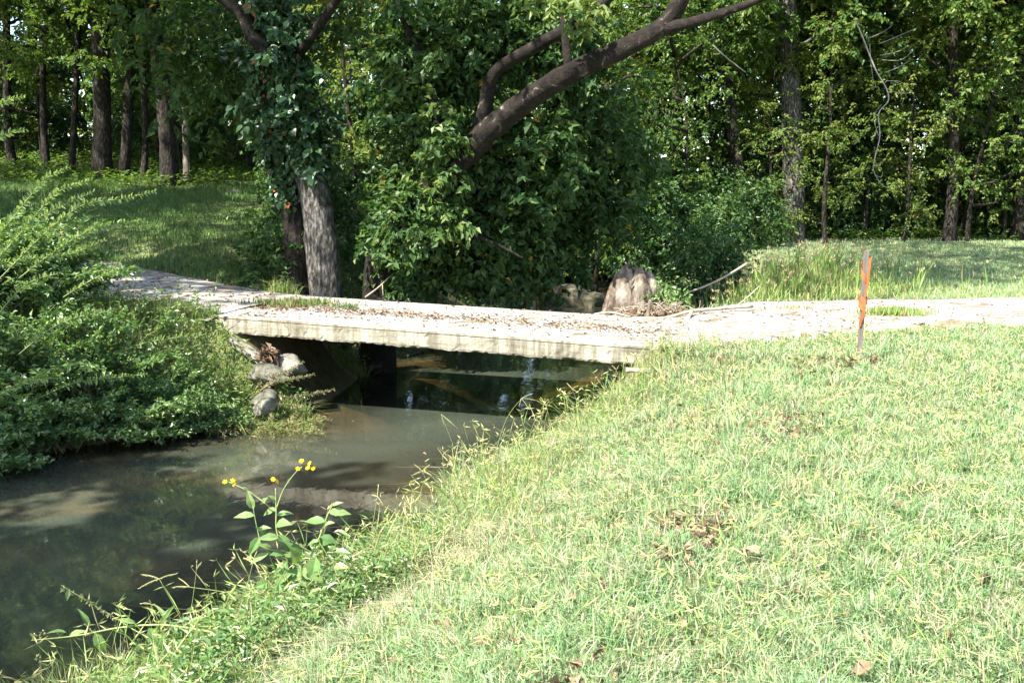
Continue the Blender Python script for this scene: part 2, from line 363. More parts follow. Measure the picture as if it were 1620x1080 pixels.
xs = np.concatenate([np.linspace(-260, -30, 24)[:-1], np.linspace(-30, -8, 45)[:-1], np.linspace(-8, 8, 181)[:-1], np.linspace(8, 30, 45)[:-1], np.linspace(30, 260, 24)])
ys = np.concatenate([np.linspace(-60, -4, 20)[:-1], np.linspace(-4, 2, 20)[:-1], np.linspace(2, 19, 190)[:-1], np.linspace(19, 45, 66)[:-1], np.linspace(45, 320, 28)])
GX, GY = np.meshgrid(xs, ys); gx, gy = GX.ravel(), GY.ravel()
gz = terrain(gx, gy)
nx, ny = len(xs), len(ys)
ii = (np.arange(ny - 1)[:, None] * nx + np.arange(nx - 1)[None]).ravel()
s_, side_ = shore(gx, gy)
woods = np.clip(1.0 * ((gx > -3.6) & (gx < 1.5) & (road_info(gx, gy)[0] < 1.1)) + sstep((gy - 27 + 1.5 * vnoise(gx, gy, .5, 8)) / 4) + ((np.abs(s_) < 5) & (gy > 15.5) & (gx < 4)) * .8, 0, 1)  # woodland floor; also bare soil under the bridge, colour darkened for its shade
mud = np.clip(1 - s_ / .25, 0, 1)
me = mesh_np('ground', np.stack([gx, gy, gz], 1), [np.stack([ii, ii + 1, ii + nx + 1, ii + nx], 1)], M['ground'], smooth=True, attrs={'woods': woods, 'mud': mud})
tag(link('ground', me), kind='structure')
# water sheet
wx = np.concatenate([np.linspace(-26, -8, 20)[:-1], np.linspace(-8, 4, 121)[:-1], np.linspace(4, 8, 10)]); wy = np.concatenate([np.linspace(-40, 3, 30)[:-1], np.linspace(3, 14, 111)[:-1], np.linspace(14, 46, 60)]); nwx, nwy = len(wx), len(wy)
AX, AY = np.meshgrid(wx, wy); k = (np.arange(nwy - 1)[:, None] * nwx + np.arange(nwx - 1)[None]).ravel()
depth = np.clip(W - terrain(AX.ravel(), AY.ravel()), 0, 1)
me = mesh_np('water', np.stack([AX.ravel(), AY.ravel(), np.full(AX.size, W)], 1), [np.stack([k, k + 1, k + nwx + 1, k + nwx], 1)], M['water'], smooth=True, attrs={'depth': depth})
tag(link('water', me), kind='structure')

# ------------------------------------------------------------------ road (two stretches, the bridge between them)
def road_strip(i0, i1, name):
    P = smooth_path(ROAD[i0:i1 + 1], 10); Wd = np.interp(np.linspace(i0, i1, len(P)), range(len(ROADW)), ROADW)
    T = norm(np.gradient(P[:, :2], axis=0))
    for k_, e_ in ((0, 5), (len(P) - 1, 4)):
        if (i0 if k_ == 0 else i1) == e_: T[k_] = norm(BD[:2]); T[k_ - 1 if k_ else 1] = norm(T[k_] + T[k_ - 2 if k_ else 2])
    Nn = np.stack([-T[:, 1], T[:, 0]], 1)
    m = 15; u = np.linspace(-1, 1, m); V = []
    for i in range(len(P)):
        e = 1 + .10 * math.sin(i * .7) + .07 * math.sin(i * 1.9 + 1)
        for j, q in enumerate(u):
            xy = P[i, :2] + Nn[i] * q * Wd[i] * (e if abs(q) > .99 else 1)
            V.append((xy[0], xy[1], P[i, 2] + .02 - .035 * abs(q) ** 6 + .008 * math.sin(xy[0] * 3.1 + xy[1] * 2.3) - (0.03 if abs(q) > .99 else 0)))
    k = (np.arange(len(P) - 1)[:, None] * m + np.arange(m - 1)[None]).ravel()
    return mesh_np(name, V, [np.stack([k, k + 1, k + m + 1, k + m], 1)], M['road'], smooth=True)
# ------------------------------------------------------------------ bridge
BL, BR = np.array([-3.80, 12.80, 0.0]), np.array([1.66, 11.10, -.15])      # near top corners
BD = BR - BL; BLEN = np.linalg.norm(BD); bd = BD / BLEN
bn = np.array([-bd[1], bd[0], 0]); bn /= np.linalg.norm(bn)                 # towards the far side
BWID, BTH = 2.42, .235
def deck_pt(u, v, dz=0):  # u along 0..1, v across 0..1
    return BL + BD * u + bn * BWID * v + np.array([0, 0, dz])
bridge = thing('footbridge', 'low weathered concrete slab bridge crossing the creek, littered with leaves', 'bridge', deck_pt(.5, .5))
def slab():
    ns = 150; top_v = np.linspace(0, 1, 15)
    rows = []
    for i in range(ns + 1):
        u = i / ns; P = lambda v, dz, out=0: deck_pt(u, v, dz) - bn * out
        jb = .012 * vnoise(np.array(u * 40.), np.array(.3), 1., 21) + abs(rng.normal(0, .007))
        je = .006 * vnoise(np.array(u * 55.), np.array(1.3), 1., 22)
        fz = lambda z, q: .003 + .0012 * vnoise(np.array(u * 60.), np.array(z * 80.), 1., 23) + rng.normal(0, .0005) - (.010 if rng.uniform() < q * .5 else 0)
        row = [P(0, -BTH + jb, -.004 if rng.uniform() < .85 else -.016), P(0, -.205, fz(.205, .07)), P(0, -.165, fz(.165, .03)), P(0, -.125, fz(.125, .03)), P(0, -.085, fz(.085, .03)), P(0, -.050, .003), P(0, -.045, -.012), P(0, -.038, .006), P(0, -.010 + je * .5, .004 + je * .3)]
        for v in top_v:
            h = .010 * math.sin(v * math.pi) - .016 * math.exp(-((v - .47) / .13) ** 2) + .004 * math.sin(u * 31 + v * 9) + rng.normal(0, .0015)
            if v in (0, 1): h = -.002 + je * .5
            row.append(P(.004 + v * .992, h))
        row += [P(1, -.02), P(1, -BTH + jb)]
        rows.append(row)
    m = len(rows[0]); V = np.array(rows).reshape(-1, 3)
    i0 = np.arange(ns)[:, None] * m; j = np.arange(m)[None]; j2 = (j + 1) % m
    q = np.stack([i0 + j, i0 + j2, i0 + m + j2, i0 + m + j], -1).reshape(-1, 4)
    mi = np.tile(np.array([1] * 8 + [0] * 15 + [1] * (m - 23)), ns)
    caps = [list(range(m))[::-1], [ns * m + a for a in range(m)]]
    off = base_of(bridge)
    return mesh_np('deck', V - off, [q, np.array(caps)], [M['deck_top'], M['deck_side']], midx=np.concatenate([mi, [1, 1]]))
link('deck', slab(), bridge)
def hexa(corners_bottom, corners_top, name, m, parent, sub=6, amp=.015):
    """box from 4 bottom + 4 top corners with rough faces"""
    b, t = np.array(corners_bottom), np.array(corners_top); V, Fc, c = [], [], 0
    off = base_of(parent)
    def face(a, bb, cc, dd):
        nonlocal c
        g = []
        for i in range(sub + 1):
            for j in range(sub + 1):
                s, q = i / sub, j / sub
                p = a * (1 - s) * (1 - q) + bb * s * (1 - q) + cc * s * q + dd * (1 - s) * q
                k = 0 if i in (0, sub) or j in (0, sub) else 1
                g.append(p + k * rng.normal(0, amp, 3))
        V.extend(g)
        for i in range(sub):
            for j in range(sub):
                Fc.append((c + i * (sub + 1) + j, c + (i + 1) * (sub + 1) + j, c + (i + 1) * (sub + 1) + j + 1, c + i * (sub + 1) + j + 1))
        c += len(g)
    for i in range(4): face(b[i], b[(i + 1) % 4], t[(i + 1) % 4], t[i])
    face(t[0], t[1], t[2], t[3]); face(b[3], b[2], b[1], b[0])
    return link(name, mesh_np(name, np.array(V) - off, [np.array(Fc)], m), parent)
def abut(u0, u1, batter):
    v0 = .24 if batter else .34
    top = [deck_pt(u0, v0, -BTH - .002), deck_pt(u1, v0, -BTH - .002), deck_pt(u1, .95, -BTH - .002), deck_pt(u0, .95, -BTH - .002)]
    bot = [p + np.array([0, 0, -1.6]) for p in top]
    if batter: bot[0] = bot[0] + bd * batter; bot[3] = bot[3] + bd * batter
    return bot, top
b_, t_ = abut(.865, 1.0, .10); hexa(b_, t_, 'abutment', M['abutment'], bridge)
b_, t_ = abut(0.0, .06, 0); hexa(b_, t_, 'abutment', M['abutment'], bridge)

tag(link('road', road_strip(0, 4, 'road')), kind='structure')
tag(link('road', road_strip(5, 11, 'road')), kind='structure')

# ------------------------------------------------------------------ rocks by the left end
def rock(name, label, c, r, seed, m, rot=0., cat='rock', amp=.22, parts=None):
    t = np.random.default_rng(seed)
    nu, nv = 34, 22; V = []
    ks = t.normal(0, 1, (7, 3)); ph = t.uniform(0, 6.28, 7); pn = norm(t.normal(0, 1, (9, 3))); pc = t.uniform(.62, .95, 9)
    for j in range(nv + 1):
        th = math.pi * j / nv
        for i in range(nu):
            a = 2 * math.pi * i / nu
            d = np.array([math.sin(th) * math.cos(a), math.sin(th) * math.sin(a), math.cos(th)])
            d2 = np.sign(d) * np.abs(d) ** .86
            k = 1 + amp * sum(math.sin(2.2 * ks[q] @ d + ph[q]) for q in range(7)) / 4 + t.normal(0, .012)
            k = min([k] + [pc[q] / (pn[q] @ d) * (1 + t.normal(0, .012)) for q in range(9) if pn[q] @ d > .3])
            p = d2 * k * np.array(r) * 1.15
            V.append((p[0] * math.cos(rot) - p[1] * math.sin(rot), p[0] * math.sin(rot) + p[1] * math.cos(rot), p[2]))
    i0 = np.arange(nv)[:, None] * nu; j = np.arange(nu)[None]; j2 = (j + 1) % nu
    q = np.stack([i0 + j, i0 + nu + j, i0 + nu + j2, i0 + j2], -1).reshape(-1, 4)
    return tag(link(name, mesh_np(name, V, [q], m), loc=c), label, cat)

p = at_y(424, 590, 12.4); rock('boulder', 'grey boulder wedged under the left end of the bridge', p, (.22, .2, .13), 13, M['stone'], .9)
p = at_y(418, 640, 11.9); rock('boulder', 'pale stone half buried in the weeds below the bridge', p, (.16, .14, .14), 8, M['stone'], 1.)
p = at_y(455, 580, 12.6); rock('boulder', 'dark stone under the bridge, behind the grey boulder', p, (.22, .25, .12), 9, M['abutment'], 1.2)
# broken concrete wing
wing = thing('concrete_slab', 'broken slanting concrete slab below the bridge corner', 'slab', at_y(405, 558, 12.62))
a, b = at_y(362, 533, 12.62), at_y(440, 585, 12.5)
dv = np.array([0, .45, .0]); up = np.array([.0, 0, .10])
hexa([a - up, b - up, b + dv - up, a + dv - up], [a, b, b + dv, a + dv], 'concrete_piece', M['deck_side'], wing, 6, .012)
# rocks upstream
for i, (px, py, d, r, lab) in enumerate([(900, 462, 24.6, (.55, .4, .32), 'mossy rock at the edge of the water upstream, the larger of two'),
                                       (942, 470, 24.3, (.3, .3, .22), 'low mossy rock upstream between the larger rock and the stump')]):
    c = at_y(px, py, d); c[2] = W + r[2] * .45; rock('boulder', lab, c, r, 31 + i, M['mossy'], i)
p = at_y(372, 312, 27.0); rock('boulder', 'grey rock lying at the edge of the woods left of the ivy covered tree', p, (.25, .22, .22), 41, M['stone'], .4)

# ------------------------------------------------------------------ stump
def stump():
    c = at_y(1003, 496, 15.6); c[2] = -.62
    t = thing('tree_stump', 'large pale broken tree stump standing beside the creek behind the bridge', 'stump', c)
    nu, nv = 72, 40; H = 1.08; V = []
    for j in range(nv + 1):
        h = j / nv
        for i in range(nu):
            a = 2 * math.pi * i / nu
            lob = .13 * math.cos(a - 3.5) * (1 - h) + .07 * math.cos(2 * a + .4) + .06 * math.cos(3 * a + 1.1 + h) + .05 * math.cos(5 * a + 2.4 * h) + .018 * math.cos(9 * a + 4 * h) + .012 * math.cos(17 * a + 5 * h)
            prof = .375 * (1 + .22 * (1 - h) ** 3 - .75 * max(0, h - .5) ** 1.4)
            r = prof * (1 + lob * 1.35)
            top = H * (.95 + .03 * math.cos(2 * a + 1.2) + .03 * math.cos(5 * a + 1) + .025 * math.cos(11 * a) - .12 * max(0, math.cos(a - .2)))
            r *= 1 + .015 * rng.normal()
            # cleft on the camera side
            dd = math.atan2(math.sin(a + 1.95), math.cos(a + 1.95))
            r *= 1 - .05 * math.exp(-(dd / .10) ** 2) * sstep(np.array((h - .1) / .3)) + .12 * math.exp(-((dd - .55) / .38) ** 2) * math.exp(-((h - .55) / .28) ** 2)
            r *= 1 - .42 * math.exp(-((dd - .15) / .13) ** 2 - ((h - .78) / .07) ** 2)
            r *= 1 + .05 * math.sin(7 * a + 5 * h) * math.sin(3.1 * h + a) + .012 * math.sin(23 * a + 2 * math.sin(6 * h))
            r *= 1 - .38 * max(0, (h - .70) / .30) ** 2
            V.append((r * math.cos(a) + .06 * h - .03, r * math.sin(a) * .85, h * top + rng.normal(0, .004)))
    # hollow top
    for k, (sc_, dz) in enumerate(((.82, .0), (.6, -.16), (.25, -.28))):
        for i in range(nu):
            x, y, z = V[nv * nu + i]
            V.append((x * sc_, y * sc_, z + dz - .02))
    n2 = nv + 4
    i0 = np.arange(n2 - 1)[:, None] * nu; j = np.arange(nu)[None]; j2 = (j + 1) % nu
    q = np.stack([i0 + j, i0 + j2, i0 + nu + j2, i0 + nu + j], -1).reshape(-1, 4)
    link('trunk', mesh_np('trunk', V, [q[:(nv + 1) * nu]], M['driftwood'], smooth=True), t)
    link('hollow', mesh_np('hollow', V, [q[(nv + 1) * nu:]], M['hollow'], smooth=True), t)
    tb = Tubes()
    for ax, ay, ex, ey, r in ((-.3, -.2, -.62, -.42, .08), (.1, -.32, .22, -.72, .07), (.32, -.1, .85, -.28, .075), (.38, .1, .8, .3, .09), (-.3, .2, -.7, .3, .07)):
        tb.add(smooth_path([(ax * .6, ay * .6, .42), (ax, ay, .28), ((ax + ex) / 2, (ay + ey) / 2, .15), (ex, ey, -.06)], 4), np.linspace(r * 1.3, r * .5, 13), 8, .12)
    link('root', tb.mesh('root', M['driftwood']), t)
    return t
stump()

# ------------------------------------------------------------------ survey stake
def stake():
    b = at_z(1359, 571, -.02); b[2] = tz(b[0], b[1])
    t = thing('survey_stake', 'grey wooden survey stake with orange ribbon standing in the lawn', 'stake', b)
    H = 1.10; w = .019
    V = []; n = 14
    for i in range(n + 1):
        z = -.15 + (H + .15) * i / n; lean = z * .012
        for cx, cy in ((-1, -1), (1, -1), (1, 1), (-1, 1)):
            V.append((cx * w * 1.0 + lean + rng.normal(0, .0007), cy * w * .8 + rng.normal(0, .0007), z + (0 if i < n else rng.normal(0, .004))))
    q = [(i * 4 + j, i * 4 + (j + 1) % 4, i * 4 + 4 + (j + 1) % 4, i * 4 + 4 + j) for i in range(n) for j in range(4)] + [(n * 4, n * 4 + 1, n * 4 + 2, n * 4 + 3)]
    link('post', mesh_np('post', V, [np.array(q)], M['stake']), t)
    V, q = [], []                                   # the ribbon: a twisted strip wound round the post, loose below
    n = 90
    for i in range(n + 1):
        s = i / n; z = 1.03 - .50 * s; a = 10.5 * s + .5
        rr = .030 + .008 * math.sin(9 * s) + .012 * (s > .75) * (s - .75) * 4
        for k in (0, 1):
            V.append((rr * math.cos(a) + z * .012, rr * .85 * math.sin(a), z + (.045 if k else -.02) + .01 * math.sin(14 * s)))
    q = [(2 * i, 2 * i + 2, 2 * i + 3, 2 * i + 1) for i in range(n)]
    c0 = len(V)
    for i in range(17):                             # wide bunched bit at the knot
        a = 2 * math.pi * i / 16; rr = .036 + .007 * math.sin(3 * a + 1)
        for z in (.60, .66): V.append((rr * math.cos(a) + .008, rr * math.sin(a) * .85, z + .012 * math.sin(2 * a)))
    q += [(c0 + 2 * i, c0 + 2 * i + 2, c0 + 2 * i + 3, c0 + 2 * i + 1) for i in range(16)]
    c0 = len(V)
    for i in range(13):                             # hanging tails
        s = i / 12
        for k in (0, 1): V.append((-.022 + .012 * math.sin(5 * s) + (.026 + .012 * (1 - s)) * k, -.034 - .008 * math.sin(4 * s), .64 - .26 * s + .012 * k))
    q += [(c0 + 2 * i, c0 + 2 * i + 2, c0 + 2 * i + 3, c0 + 2 * i + 1) for i in range(12)]
    c0 = len(V)
    for i in range(13):
        s = i / 12
        for k in (0, 1): V.append((.030 - .025 * s + (.030 - .008 * s) * k * .8, -.036 - .010 * math.sin(3 * s), 1.03 - .36 * s + .012 * k))
    q += [(c0 + 2 * i, c0 + 2 * i + 2, c0 + 2 * i + 3, c0 + 2 * i + 1) for i in range(12)]
    link('ribbon', mesh_np('ribbon', V, [np.array(q)], M['tape'], np.tile(rng.uniform(0, 1, len(V)), 1)), t)
    return b
STAKE = stake()

# ------------------------------------------------------------------ foliage makers
def rand_dir(n):
    v = rng.normal(0, 1, (n, 3)); return norm(v)
def clump_leaves(L, centers, rad, per, ln, up=.5, tone_mu=.5, tone_sd=.22, wr=.6):
    """leaf clumps: each clump is several drooping twigs set with leaves"""
    for c, r in zip(centers, np.broadcast_to(rad, (len(centers),))):
        nt = max(3, per // 9); base = c + rand_dir(nt) * (rng.uniform(0, 1, (nt, 1)) ** .5) * r * np.array([1, 1, .75]) * .7
        out = norm((base - c) + rng.normal(0, .25, (nt, 3)) * r + np.array([0, 0, -.15 * r]))
        tl = r * rng.uniform(.35, .8, nt)
        s = np.linspace(.1, 1, 9)[None, :, None]
        P = base[:, None] + out[:, None] * tl[:, None, None] * s + np.array([0, 0, -.35])[None, None] * (tl[:, None, None] * s) ** 2 / max(r, .1) * .8
        k = P.shape[0] * P.shape[1]; P = P.reshape(-1, 3) + rng.normal(0, .02, (k, 3))
        sd = norm(np.cross(out, np.array([0, 0, 1.]))); sg = np.tile(np.array([1, -1] * 5)[:9], nt)[:, None]
        A = norm(np.repeat(out, 9, 0) * .6 + np.repeat(sd, 9, 0) * sg * .8 + np.array([0, 0, -.45]) + rng.normal(0, .3, (k, 3)))
        Nn = norm(np.array([0, 0, up]) + rng.normal(0, .45, (k, 3)) + np.repeat(out, 9, 0) * .3)
        ct = rng.normal(tone_mu, tone_sd * .6)
        t = np.clip(ct + rng.normal(0, tone_sd, k), 0, .97); t = np.where(rng.uniform(0, 1, k) < .006, 1, t)
        l = ln * rng.uniform(.7, 1.25, k); L.add(P, A, Nn, l, l * wr * rng.uniform(.8, 1.15, k), t)
def ellipsoid_pts(n, c, r, shell=.35):
    d = rand_dir(n); q = rng.uniform(0, 1, (n, 1)) ** shell
    return np.array(c) + d * q * np.array(r)

# forest crown variants --------------------------------------------------------
def crown_variant(seed, z0, H, rmax, nclump, per, ln, shape='tall', tone=.5, mt='leaf_wood'):
    global rng
    keep = rng; rng = np.random.default_rng(seed)
    L = Leaves(); cs, rs, limbs = [], [], []
    nb = int(nclump / 5)
    for b in range(nb):
        h = z0 + (H - z0) * (b + rng.uniform(0, 1)) / nb; f = (h - z0) / (H - z0)
        rr = rmax * (math.sin(math.pi * (.18 + .78 * f)) ** .8 if shape == 'tall' else (1 - f * .55)) * rng.uniform(.55, 1.1)
        a = b * 2.4 + rng.uniform(-.4, .4); d = np.array([math.cos(a), math.sin(a), 0])
        droop = rng.uniform(-.25, .35)
        e = d * rr + np.array([0, 0, h + rr * droop])
        st = np.array([0, 0, max(.2, h - rr * .25)])
        mid = (st + e) / 2 + np.array([0, 0, .12 * rr]) + rng.normal(0, .08, 3)
        limbs.append((smooth_path([st, mid, e], 3), .022 * rr + .012))
        for q in (.45, .62, .78, .92, 1.0):
            cs.append(st * (1 - q) + e * q + rng.normal(0, .28, 3) * (rr * .35 + .15) + np.array([0, 0, .1])); rs.append(rng.uniform(.4, .75) * (.65 + rr * .14))
    clump_leaves(L, np.array(cs), np.array(rs), per, ln, tone_mu=tone)
    m = L.mesh('crown', M[mt])
    rng = keep
    return m, limbs
CV = [crown_variant(201, 2.2, 15, 3.4, 190, 108, .17), crown_variant(202, 3.2, 17, 3.8, 200, 108, .18, tone=.42),
      crown_variant(203, 1.4, 12, 2.8, 170, 100, .16, tone=.6), crown_variant(204, .6, 6.0, 1.7, 110, 90, .14, 'low', tone=.55),
      crown_variant(205, .3, 4.2, 1.8, 100, 90, .135, 'low', tone=.42)]
SVW = [crown_variant(231, 1.2, 8.5, 1.9, 95, 63, .115, tone=.65), crown_variant(232, 1.6, 9.5, 2.2, 105, 63, .12, tone=.5), crown_variant(233, .8, 6.5, 1.7, 85, 63, .105, tone=.8)]
HV = [crown_variant(221, 5.2, 16, 3.6, 190, 108, .17, tone=.45), crown_variant(222, 4.4, 15, 3.3, 170, 108, .165, tone=.6), crown_variant(223, 2.2, 15, 2.6, 80, 80, .15, tone=.55)]
UV = [crown_variant(211, .15, 1.9, 1.3, 75, 80, .11, 'low', .5, 'leaf_under'), crown_variant(212, .1, 1.3, 1.0, 60, 80, .095, 'low', .6, 'leaf_under'),
      crown_variant(213, .2, 2.8, 1.5, 90, 85, .12, 'low', .35, 'leaf_under')]
def tree_at(name, label, cat, base, pts, radii, bark, cv, group=None, cscale=1., crot=0., trunk_sides=10, cz=0., coff=None, rough=.07):
    """trunk through world points (first = base) with a shared crown round it"""
    b = np.array(base, float)
    t = thing(name, label, cat, b, group)
    tb = Tubes(); P = smooth_path(np.array(pts) - b, 4)
    tb.add(P, np.interp(np.linspace(0, 1, len(P)), np.linspace(0, 1, len(radii)), radii), trunk_sides, rough, flare=.35)
    me, limbs = cv; ca, sa = math.cos(crot), math.sin(crot)
    Rm = np.array([[ca, -sa, 0], [sa, ca, 0], [0, 0, 1]])
    ax = lambda z: np.array([np.interp(z, P[:, 2], P[:, 0]), np.interp(z, P[:, 2], P[:, 1]), 0])
    lean = ax(6.0 * cscale)
    for lp, r in limbs[::2]:
        q = (lp * cscale) @ Rm.T + lean + np.array([0, 0, cz]); q[0] = ax(q[0][2]) + np.array([0, 0, q[0][2]])
        tb.add(q, np.linspace(r * 1.2, r * .35, len(q)) * cscale, 5, .05)
    link('trunk', tb.mesh('trunk', bark), t)
    c = link('crown', me, t, lean + np.array([0, 0, cz])); c.rotation_euler = (0, 0, crot); c.scale = (cscale,) * 3
    return t

# ------------------------------------------------------------------ trees of the woods: (label, base px, base py, px at the top of the frame, width px, bark, crown, scale)
WOODS = [
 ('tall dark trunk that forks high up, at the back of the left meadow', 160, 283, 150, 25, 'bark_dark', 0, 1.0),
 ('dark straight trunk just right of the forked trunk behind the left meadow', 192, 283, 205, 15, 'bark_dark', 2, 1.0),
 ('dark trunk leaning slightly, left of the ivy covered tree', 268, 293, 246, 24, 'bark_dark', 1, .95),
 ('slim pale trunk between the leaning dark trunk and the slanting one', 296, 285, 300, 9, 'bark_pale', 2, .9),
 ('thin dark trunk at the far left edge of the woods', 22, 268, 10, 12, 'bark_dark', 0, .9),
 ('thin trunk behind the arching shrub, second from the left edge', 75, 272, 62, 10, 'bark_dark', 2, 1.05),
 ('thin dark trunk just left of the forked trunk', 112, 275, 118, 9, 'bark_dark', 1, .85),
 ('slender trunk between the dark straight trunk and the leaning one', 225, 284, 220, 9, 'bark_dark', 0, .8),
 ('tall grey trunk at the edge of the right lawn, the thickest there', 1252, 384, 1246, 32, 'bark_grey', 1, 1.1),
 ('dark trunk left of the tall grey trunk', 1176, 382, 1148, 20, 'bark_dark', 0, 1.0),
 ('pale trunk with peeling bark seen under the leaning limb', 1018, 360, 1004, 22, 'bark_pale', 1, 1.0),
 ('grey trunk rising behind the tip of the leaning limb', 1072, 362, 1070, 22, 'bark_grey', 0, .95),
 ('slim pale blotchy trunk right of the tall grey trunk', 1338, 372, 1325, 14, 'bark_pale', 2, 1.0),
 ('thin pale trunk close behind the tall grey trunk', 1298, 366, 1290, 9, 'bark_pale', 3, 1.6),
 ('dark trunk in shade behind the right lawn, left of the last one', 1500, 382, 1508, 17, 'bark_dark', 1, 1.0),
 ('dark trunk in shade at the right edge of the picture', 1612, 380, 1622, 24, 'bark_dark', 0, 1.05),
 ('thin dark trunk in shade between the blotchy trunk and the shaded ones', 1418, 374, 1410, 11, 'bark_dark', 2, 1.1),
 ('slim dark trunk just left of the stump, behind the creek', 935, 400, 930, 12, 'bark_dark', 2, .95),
]
def slope_hit(px, py):
    """where the view ray meets the terrain"""
    d = ray(px, py)
    t = np.arange(9, 70, .1); P = d[None] * t[:, None] + np.array([0, 0, CH])
    z = terrain(P[:, 0], P[:, 1]); h = np.nonzero(P[:, 2] < z)[0]
    return P[h[0]] if len(h) else None
for i, (lab, px, py, tx, wpx, bk, cv, cs) in enumerate(WOODS):
    h = slope_hit(px, py)
    y = h[1] if h is not None and h[1] < 42 else 36.
    y = max(y, 27.5)
    b = at_y(px, py, y); b[2] = tz(b[0], b[1])
    top = at_y(tx, 0, y); sl = (top - b) / (top[2] - b[2])
    H = 15 * cs; r = wpx / 2 / F * y
    wob = lambda s: np.array([math.sin(s * 5 + i) * .10, math.cos(s * 4 + i) * .1, 0]) * (s > 0)
    pts = [b + np.array([0, 0, -.2])] + [b + sl * H * s + wob(s) for s in (.08, .2, .35, .5, .7, .95)]
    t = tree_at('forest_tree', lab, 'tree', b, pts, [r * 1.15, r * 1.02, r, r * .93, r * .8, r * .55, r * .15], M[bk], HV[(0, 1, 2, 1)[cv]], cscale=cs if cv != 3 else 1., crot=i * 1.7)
# forked second stem of the first one
# filler trees deeper in: their trunks read only as dim stems
FILL = [(-27, 36), (-23, 33), (-20, 38), (-17.5, 34), (-15, 40), (-12.5, 36), (-9.5, 39), (-7, 35.5), (-4.5, 38), (-2, 34), (.5, 37), (3.2, 41), (5.2, 34.5), (8, 38), (10.3, 34.5), (12.8, 39), (15.5, 35), (18, 40), (20.5, 35), (23, 38), (26, 34), (-30, 31), (29, 33), (33, 36)]
for i, (x, y) in enumerate(FILL):
    z = tz(x, y); H = rng.uniform(13, 16); r = rng.uniform(.09, .17)
    b = np.array([x, y, z]); ln_ = rng.normal(0, .04, 2)
    pts = [b + np.array([ln_[0] * H * s, ln_[1] * H * s, H * s - .2 * (s == 0)]) + (rng.normal(0, .1, 3) * [1, 1, 0] if s else 0) for s in (0, .15, .35, .6, .9)]
    where = 'left' if x < -4 else ('middle' if x < 6 else 'right')
    lab = {'left': 'slim tree deep in the shaded woods behind the left meadow', 'middle': 'slim tree deep in the woods behind the creek', 'right': 'slim tree deep in the shaded woods behind the right lawn'}[where]
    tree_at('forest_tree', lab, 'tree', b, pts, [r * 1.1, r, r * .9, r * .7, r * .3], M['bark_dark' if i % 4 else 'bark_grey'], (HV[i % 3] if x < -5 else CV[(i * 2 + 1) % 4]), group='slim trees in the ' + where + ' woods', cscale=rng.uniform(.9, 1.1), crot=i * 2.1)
SAP = [(-3.4, 21.8, 2, 1.15), (-2.4, 24.5, 0, 1.), (-4.6, 26.5, 2, 1.1), (-6.0, 29.5, 0, 1.), (-8.2, 31.5, 2, 1.), (-10.6, 32.5, 1, 1.), (-12.9, 34, 0, 1.), (-15.3, 33, 1, 1.05), (-17.6, 35.5, 2, 1.1), (-19.6, 33.5, 0, 1.), (-22, 36, 1, 1.1),
       (.6, 29, 1, 1.1), (2.3, 27.6, 0, 1.), (3.6, 30.5, 2, 1.15), (5.0, 28.6, 1, 1.), (6.4, 32, 0, 1.1), (7.4, 29.4, 2, .9), (9.4, 31, 1, 1.), (10.8, 30.6, 0, .95), (12.2, 32, 1, 1.), (13.8, 31, 2, 1.1), (15.4, 32, 0, 1.), (17.2, 31, 1, 1.), (8.9, 28.4, 2, .9), (11.4, 29.0, 2, 1.), (13.2, 29.0, 0, .95), (14.6, 29.6, 1, .9), (16.3, 29.4, 2, 1.), (18.0, 30.0, 0, .9), (19.0, 32.5, 0, 1.05), (1.4, 33, 2, 1.2)]
for i, (x, y, v, cs) in enumerate(SAP):
    b = np.array([x, y, tz(x, y)]); ln_ = rng.normal(0, .06, 2); H = 7.5 * cs; r = rng.uniform(.035, .06)
    pts = [b + np.array([ln_[0] * H * q, ln_[1] * H * q, H * q - .1 * (q == 0)]) + (rng.normal(0, .07, 3) * [1, 1, 0] if q else 0) for q in (0, .2, .5, .8, 1)]
    k = 'left' if x < -5.5 else ('mid' if x < 5.5 else 'right')
    tree_at('sapling', {'left': 'slender leafy sapling at the edge of the woods beyond the left meadow', 'mid': 'slender leafy sapling in the woods behind the creek', 'right': 'slender leafy sapling at the edge of the woods beyond the right lawn'}[k], 'sapling', b, pts, [r * 1.2, r, r * .8, r * .5, r * .2], M['bark_dark'], SVW[v], group='saplings along the ' + {'left': 'left meadow', 'mid': 'creek', 'right': 'right lawn'}[k], cscale=cs, crot=i * 2.3, trunk_sides=7)
# understory bushes along the wood's edge and the creek
UND = [(-24, 31.5, 1), (-20.5, 34, 1), (-17, 36.5, 0), (-13.5, 37.5, 0), (-11, 36, 1), (-8.2, 33, 0), (-6.2, 30, 1), (-15, 43, 2), (-20, 43, 0), (-25, 42, 2), (-9, 42, 2), (-12, 45, 2), (-30, 43, 2), (-17, 46, 2), (-22, 46, 2), (-28, 37, 0), (-33, 42, 2), (-26, 47, 2), (-31, 48, 2), (-36, 45, 2), (-23.5, 40, 2), (-19, 40.5, 2), (-14, 41, 2), (-10, 39, 2), (24, 32, 2), (26, 36, 2), (21.5, 36, 2), (17, 37, 2), (29, 36, 2), (-4.6, 26, 0), (-4.9, 22.5, 1), (-3.8, 19.5, 1), (-2.6, 22.5, 2), (-1.2, 26, 0), (-.8, 30, 2),
       (1.8, 31, 2), (4.2, 27.5, 0), (5.6, 26.5, 1), (3.7, 19.4, 1), (5.4, 30, 0), (6.6, 27.6, 1), (7.6, 31, 2), (9.8, 31.5, 0), (11.6, 32, 2), (14, 32, 0), (16, 31, 2), (18.5, 32, 1), (21, 31, 0), (4.4, 32.5, 2), (2.6, 34, 0)]
